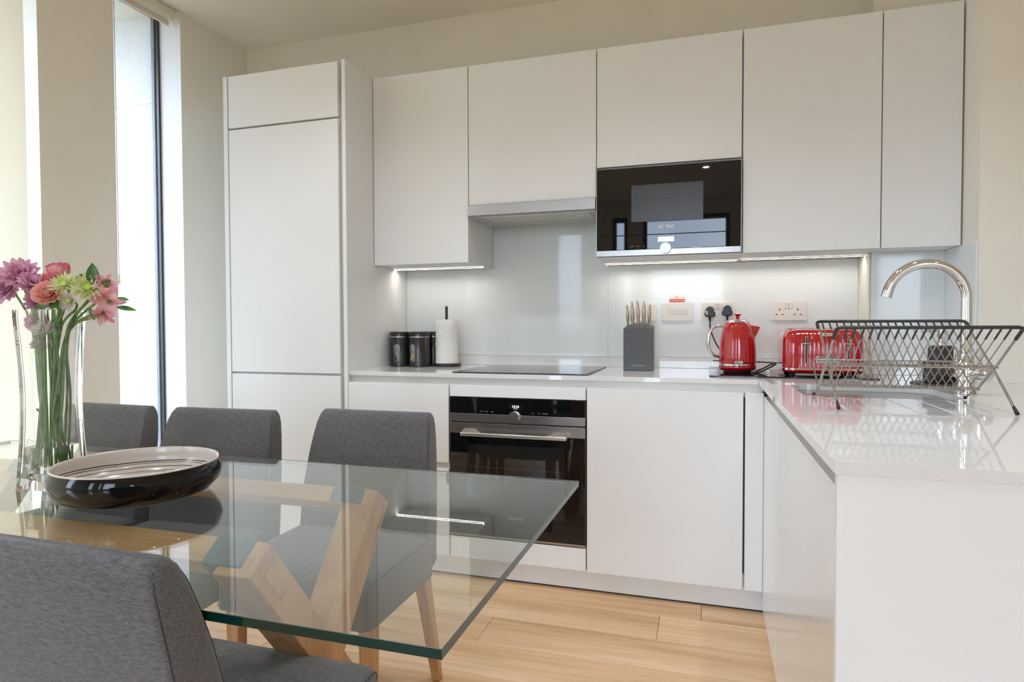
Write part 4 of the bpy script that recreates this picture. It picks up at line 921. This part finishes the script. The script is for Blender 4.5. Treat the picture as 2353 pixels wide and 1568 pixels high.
def bloom_mum(c, ax, R, rings, wd):
    mb = MB(); ax, a, b = frame(ax)
    for k, (n, el, L) in enumerate(rings):
        for i in range(n):
            th = 2*pi*(i+.5*(k % 2)+random.uniform(-.15, .15))/n; e = radians(el+random.uniform(-7, 7)); rad_ = a*cos(th)+b*sin(th)
            petal(mb, Vector(c)+rad_*R*.08, rad_*cos(e)+ax*sin(e), ax*cos(e)-rad_*sin(e), R*L*random.uniform(.9, 1.08), wd*R, .18, .2)
    return mb
def bloom_ruffle(c, ax, R, layers=5, n=7):
    mb = MB(); ax, a, b = frame(ax)
    for k in range(layers):
        f = k/(layers-1)
        for i in range(n-(k > 2)):
            th = 2*pi*(i+.5*(k % 2)+random.uniform(-.1, .1))/n; el = radians(12+62*f); rad_ = a*cos(th)+b*sin(th)
            d = rad_*cos(el)+ax*sin(el); nr_ = ax*cos(el)-rad_*sin(el); sd = d.cross(nr_); L = R*(1-.35*f); wd = R*.95*(1-.3*f); vs = []; m_ = 7
            for j in range(4):
                g = j/3
                for q in range(m_):
                    u = q/(m_-1)*2-1; w_ = wd*(.25+.75*g)/2
                    ruf = (.10*R*sin(u*9+k*2+i)*g*g)
                    vs.append(Vector(c)+d*(L*g*(1-.18*u*u*g))+sd*(u*w_)+nr_*(.25*L*g*g+.18*u*u*w_+ruf))
            mb.add(vs, [(j*m_+q, j*m_+q+1, (j+1)*m_+q+1, (j+1)*m_+q) for j in range(3) for q in range(m_-1)])
    return mb
def bloom_rose(c, ax, R):
    mb = MB(); ax, a, b = frame(ax)
    for k, (n, ra, h, fl2) in enumerate(((2, .16, .95, -.02), (3, .30, .98, .02), (4, .48, .92, .10), (5, .62, .90, .14))):
        for i in range(n):
            th0 = 2*pi*i/n+k*.7; span = 2*pi/n*.72; vs = []; m_ = 7
            for j in range(6):
                g = j/5
                for q in range(m_):
                    u = q/(m_-1)*2-1; th = th0+u*span*(.55+.45*sin(pi*min(g+.25, 1)*.6)); rr = R*ra*(sin(pi*(.18+.5*g))**.8)+R*fl2*g**3
                    vs.append(Vector(c)+(a*cos(th)+b*sin(th))*rr+ax*(R*1.25*h*g*(1-.16*u*u*g)-R*.5))
            mb.add(vs, [(j*m_+q, j*m_+q+1, (j+1)*m_+q+1, (j+1)*m_+q) for j in range(5) for q in range(m_-1)])
    return mb
def petalmat(name, c1, c2, vs=60):
    m, n, b = nodes(name); L = n.links; b.inputs['Roughness'].default_value = .6
    x = n.nodes.new('ShaderNodeTexNoise'); x.inputs['Scale'].default_value = vs; x.inputs['Detail'].default_value = 3; r = n.nodes.new('ShaderNodeValToRGB')
    tt = n.nodes.new('ShaderNodeTexCoord'); L.new(tt.outputs['Object'], x.inputs[0])
    r.color_ramp.elements[0].position = .38; r.color_ramp.elements[1].position = .62
    r.color_ramp.elements[0].color = (*c1, 1); r.color_ramp.elements[1].color = (*c2, 1); L.new(x.outputs[0], r.inputs[0]); L.new(r.outputs[0], b.inputs['Base Color'])
    tl = n.nodes.new('ShaderNodeBsdfTranslucent'); L.new(r.outputs[0], tl.inputs[0]); mx = n.nodes.new('ShaderNodeMixShader'); mx.inputs[0].default_value = .35
    L.new(b.outputs[0], mx.inputs[1]); L.new(tl.outputs[0], mx.inputs[2]); L.new(mx.outputs[0], n.nodes['Material Output'].inputs[0]); return m
pmauve = petalmat('mauve_petal', (.66, .33, .50), (.90, .62, .75)); ppale = petalmat('pale_petal', (.80, .74, .68), (.88, .84, .78))
pcoral = petalmat('coral_petal', (.93, .45, .38), (.97, .68, .60)); prose = petalmat('rose_petal', (.72, .14, .26), (.86, .44, .46))
plime = petalmat('lime_petal', (.66, .72, .30), (.84, .84, .62), 40); palst = petalmat('alstroemeria_petal', (.74, .26, .36), (.90, .62, .60), 45)
limec = mat('lime_centre', (.35, .55, .04), .6, var=.2, vscale=80); yelc = mat('pollen', (.45, .30, .10), .7, var=.2)
CAMP = Vector((1.06, -3.11, 1.11))
def sub_lathe(c, ax, R):
    mb = MB(); ax, a, b = frame(ax); n = 12
    mb.loft([[Vector(c)+(a*cos(2*pi*j/n)+b*sin(2*pi*j/n))*R*r+ax*R*z for j in range(n)] for r, z in ((.2, -.2), (.9, .1), (.7, .5), (.1, .7))]); return mb
foot_i = [0]
def flower(name, cat, label, kind, c, R, ax=None, foot=None, m=None, group=None, extra=0):
    c = Vector(c); tocam = (CAMP-c).normalized()
    if ax is None: ax = tocam*.75+Vector((0, 0, .55))+Vector((random.uniform(-.3, .3), random.uniform(-.3, .3), 0))
    ax = Vector(ax).normalized()
    t = thing(name, label, cat, group, loc=tuple(c))
    i = foot_i[0]; foot_i[0] += 1
    if foot is None: foot = (VX+.030*cos(i*2.4)*(.5+.5*((i*7) % 5)/4), VY+.030*sin(i*2.4)*(.5+.5*((i*5) % 4)/3), VZ+.040+.004*(i % 4))
    neck = Vector((VX+max(-.034, min(.034, (c.x-VX)*.42)), VY+max(-.034, min(.034, (c.y-VY)*.42)), VZ+VH*.88))
    if c.z < VZ+VH*.95: neck = Vector((VX+(c.x-VX)*.8, VY+(c.y-VY)*.8, c.z-.05))
    start = c-ax*R*.35
    pts = spline([start, start-ax*.012+Vector((0, 0, -.012)), neck, (Vector(foot)+neck)/2+Vector((random.uniform(-.006, .006), random.uniform(-.006, .006), 0)), foot], 8)
    part('stem', MB().tube(pts, .0026, 7), stemm, t, smooth=True)
    if kind == 'mum': part('petals', bloom_mum(c, ax, R, ((15, 5, 1), (13, 24, .92), (11, 43, .78), (8, 62, .55), (5, 78, .35)), .36), m, t, smooth=True, auto=False)
    if kind == 'limemum':
        part('petals', bloom_mum(c, ax, R, ((20, 5, 1), (18, 20, .92), (16, 38, .75), (12, 56, .5)), .17), m, t, smooth=True, auto=False)
        part('flower_centre', sub_lathe(c+ax*R*.12, ax, R*.30), limec, t, smooth=True)
    if kind == 'ruffle': part('petals', bloom_ruffle(c-ax*R*.3, ax, R*1.05), m, t, smooth=True, auto=False)
    if kind == 'rose': part('petals', bloom_rose(c, ax, R), m, t, smooth=True, auto=False)
    if kind == 'alst':
        A, a, b = frame(ax)
        for k in range(6):
            th = 2*pi*k/6+.3; rd2 = a*cos(th)+b*sin(th); e = radians(38 if k % 2 else 30); mb = MB()
            petal(mb, c-A*R*.5, rd2*cos(e)+A*sin(e), A*cos(e)-rd2*sin(e), R*1.25, R*(.62 if k % 2 else .42), -.12, .22, 6, .45)
            part('petal', mb, m, t, smooth=True, auto=False)
        sm_ = MB()
        for k in range(5):
            th = 2*pi*k/5; rd2 = a*cos(th)+b*sin(th); sm_.tube([c-A*R*.4, c+A*R*.1+rd2*R*.12, c+A*R*.35+rd2*R*.22], .0005, 4)
            sm_.lathe([(.0003, -.0016), (.0011, 0), (.0003, .0016)], tuple(c+A*R*.35+rd2*R*.22), 6)
        part('stamens', sm_, yelc, t)
    # calyx
    part('calyx', sub_lathe(c-ax*R*.42, ax, R*.16), stemm, t, smooth=True)
    return t
def leaf(mb, a, b, wd, bend):
    a, b = Vector(a), Vector(b); d = b-a; L = d.length; petal(mb, a, d, bend, L*1.08, wd, .10, .18, 9, 1, True)
def add_leaf(t, a, b, wd, bend=(0, 0, 1), name='leaf'):
    mb = MB(); leaf(mb, a, b, wd, bend)
    # taper the tip to a point
    part(name, mb, leafm, t, smooth=True, auto=False)
g1 = 'mauve chrysanthemums in the vase'
flower('chrysanthemum', 'flower', 'large mauve chrysanthemum at the top left of the bouquet', 'mum', (-.412, -2.083, 1.222), .044, m=pmauve, group=g1)
flower('chrysanthemum', 'flower', 'mauve chrysanthemum sticking out furthest left', 'mum', (-.436, -2.096, 1.196), .042, ax=(.35, -.9, .15), m=pmauve, group=g1)
flower('chrysanthemum', 'flower', 'mauve chrysanthemum between the left cluster and the coral carnation', 'mum', (-.378, -2.085, 1.200), .034, m=pmauve, group=g1)
flower('chrysanthemum', 'flower', 'small mauve chrysanthemum just above the left half of the vase rim', 'mum', (-.380, -2.070, 1.162), .032, m=pmauve, group=g1)
flower('chrysanthemum', 'flower', 'dusky mauve chrysanthemum seen through the glass right below the rim at left', 'mum', (-.372, -2.085, 1.118), .024, ax=(-.2, -.9, .1), m=pmauve, group=g1)
flower('chrysanthemum', 'flower', 'pale cream chrysanthemum pressed inside the vase below the rim', 'mum', (-.345, -2.083, 1.100), .026, ax=(.3, -.6, .7), m=ppale, group=g1)
flower('chrysanthemum', 'flower', 'lowest mauve chrysanthemum, seen inside the vase a quarter of the way down', 'mum', (-.364, -2.072, 1.070), .026, ax=(-.1, -.7, .6), m=pmauve, group=g1)
flower('carnation', 'flower', 'coral carnation in the front of the bouquet above the rim', 'ruffle', (-.326, -2.088, 1.180), .032, ax=(.5, -.75, .5), m=pcoral)
flower('carnation', 'flower', 'peach carnation peeking out between mauve flowers and the rose', 'ruffle', (-.362, -2.052, 1.206), .028, m=pcoral)
flower('rose', 'flower', 'pink rose at the top middle of the bouquet', 'rose', (-.332, -2.056, 1.227), .034, ax=(.1, -.25, .95), m=prose)
flower('chrysanthemum', 'flower', 'lime and cream chrysanthemum right of the pink rose', 'limemum', (-.298, -2.070, 1.200), .033, m=plime, group='lime chrysanthemums in the vase')
flower('chrysanthemum', 'flower', 'largest lime and cream chrysanthemum on the right of the bouquet', 'limemum', (-.262, -2.045, 1.192), .040, ax=(.6, -.6, .45), m=plime, group='lime chrysanthemums in the vase')
flower('chrysanthemum', 'flower', 'whitish chrysanthemum low in the bouquet near the middle of the rim', 'limemum', (-.294, -2.062, 1.164), .026, ax=(.3, -.9, .1), m=ppale, group='lime chrysanthemums in the vase')
ga = 'pink alstroemerias in the vase'
a1 = flower('alstroemeria', 'flower', 'pink alstroemeria near the large upright leaf', 'alst', (-.224, -2.030, 1.203), .030, ax=(.7, -.5, .5), m=palst, group=ga)
a2 = flower('alstroemeria', 'flower', 'open pink alstroemeria facing forward at the right of the bouquet', 'alst', (-.222, -2.032, 1.166), .038, ax=(.6, -.8, .1), m=palst, group=ga)
a3 = flower('alstroemeria', 'flower', 'drooping pink alstroemeria hanging lowest at the right', 'alst', (-.230, -2.036, 1.130), .029, ax=(.5, -.5, -.6), m=palst, group=ga)
a4 = flower('alstroemeria', 'flower', 'pink alstroemeria bud at the top behind the lime flowers', 'alst', (-.262, -2.030, 1.222), .024, ax=(0, -.2, 1), m=palst, group=ga)
add_leaf(a1, (-.250, -2.040, 1.198), (-.254, -2.037, 1.252), .026, (.6, -.8, 0))
add_leaf(a1, (-.240, -2.030, 1.198), (-.215, -2.023, 1.214), .014, (.6, -.8, 0))
add_leaf(a2, (-.205, -2.020, 1.172), (-.176, -2.012, 1.163), .010, (.3, -.6, .6))
add_leaf(a2, (-.208, -2.021, 1.152), (-.158, -2.007, 1.138), .014, (.3, -.6, .6))
add_leaf(a4, (-.300, -2.045, 1.214), (-.270, -2.038, 1.222), .016, (.3, -.6, .6))
add_leaf(a3, (-.252, -2.05, 1.150), (-.236, -2.046, 1.118), .010, (.3, -.8, .2))
c_ = [o for o in bpy.data.objects if o.name.startswith('carnation') and o.parent is None][0]
add_leaf(c_, (-.352, -2.085, 1.168), (-.336, -2.085, 1.142), .020, (.3, -.8, .2))
add_leaf(c_, (-.318, -2.085, 1.165), (-.300, -2.080, 1.148), .022, (.3, -.8, .2))
add_leaf(c_, (-.335, -2.07, .945), (-.325, -2.075, .895), .018, (.5, -.8, .2))

fs = thing('foliage_stems', 'loose bundle of cut green stems with small leaves standing in the vase', 'stems', loc=(VX, VY, VZ+.2))
random.seed(3)
for i in range(9):
    a = i*2.1; f0 = Vector((VX+.030*cos(a), VY+.030*sin(a), VZ+.038)); f1 = Vector((VX-.030*cos(a+.6), VY-.028*sin(a+.6), VZ+VH*random.uniform(.86, 1.02)))
    md_ = (f0+f1)/2+Vector((random.uniform(-.008, .008), random.uniform(-.008, .008), 0))
    st_ = part('stem', MB().tube(spline([f0, md_, f1], 8), random.choice((.0022, .003, .0036)), 7), stemm, fs, smooth=True)
    lm = MB(); b0 = f0.lerp(f1, random.uniform(.3, .8)); petal(lm, b0, Vector((random.uniform(-1, 1), random.uniform(-1, 1), 1.2)), (0, -1, .3), .022, .009, .2, .2, 5, .5)
    part('leaf', lm, leafm, st_, smooth=True, auto=False)
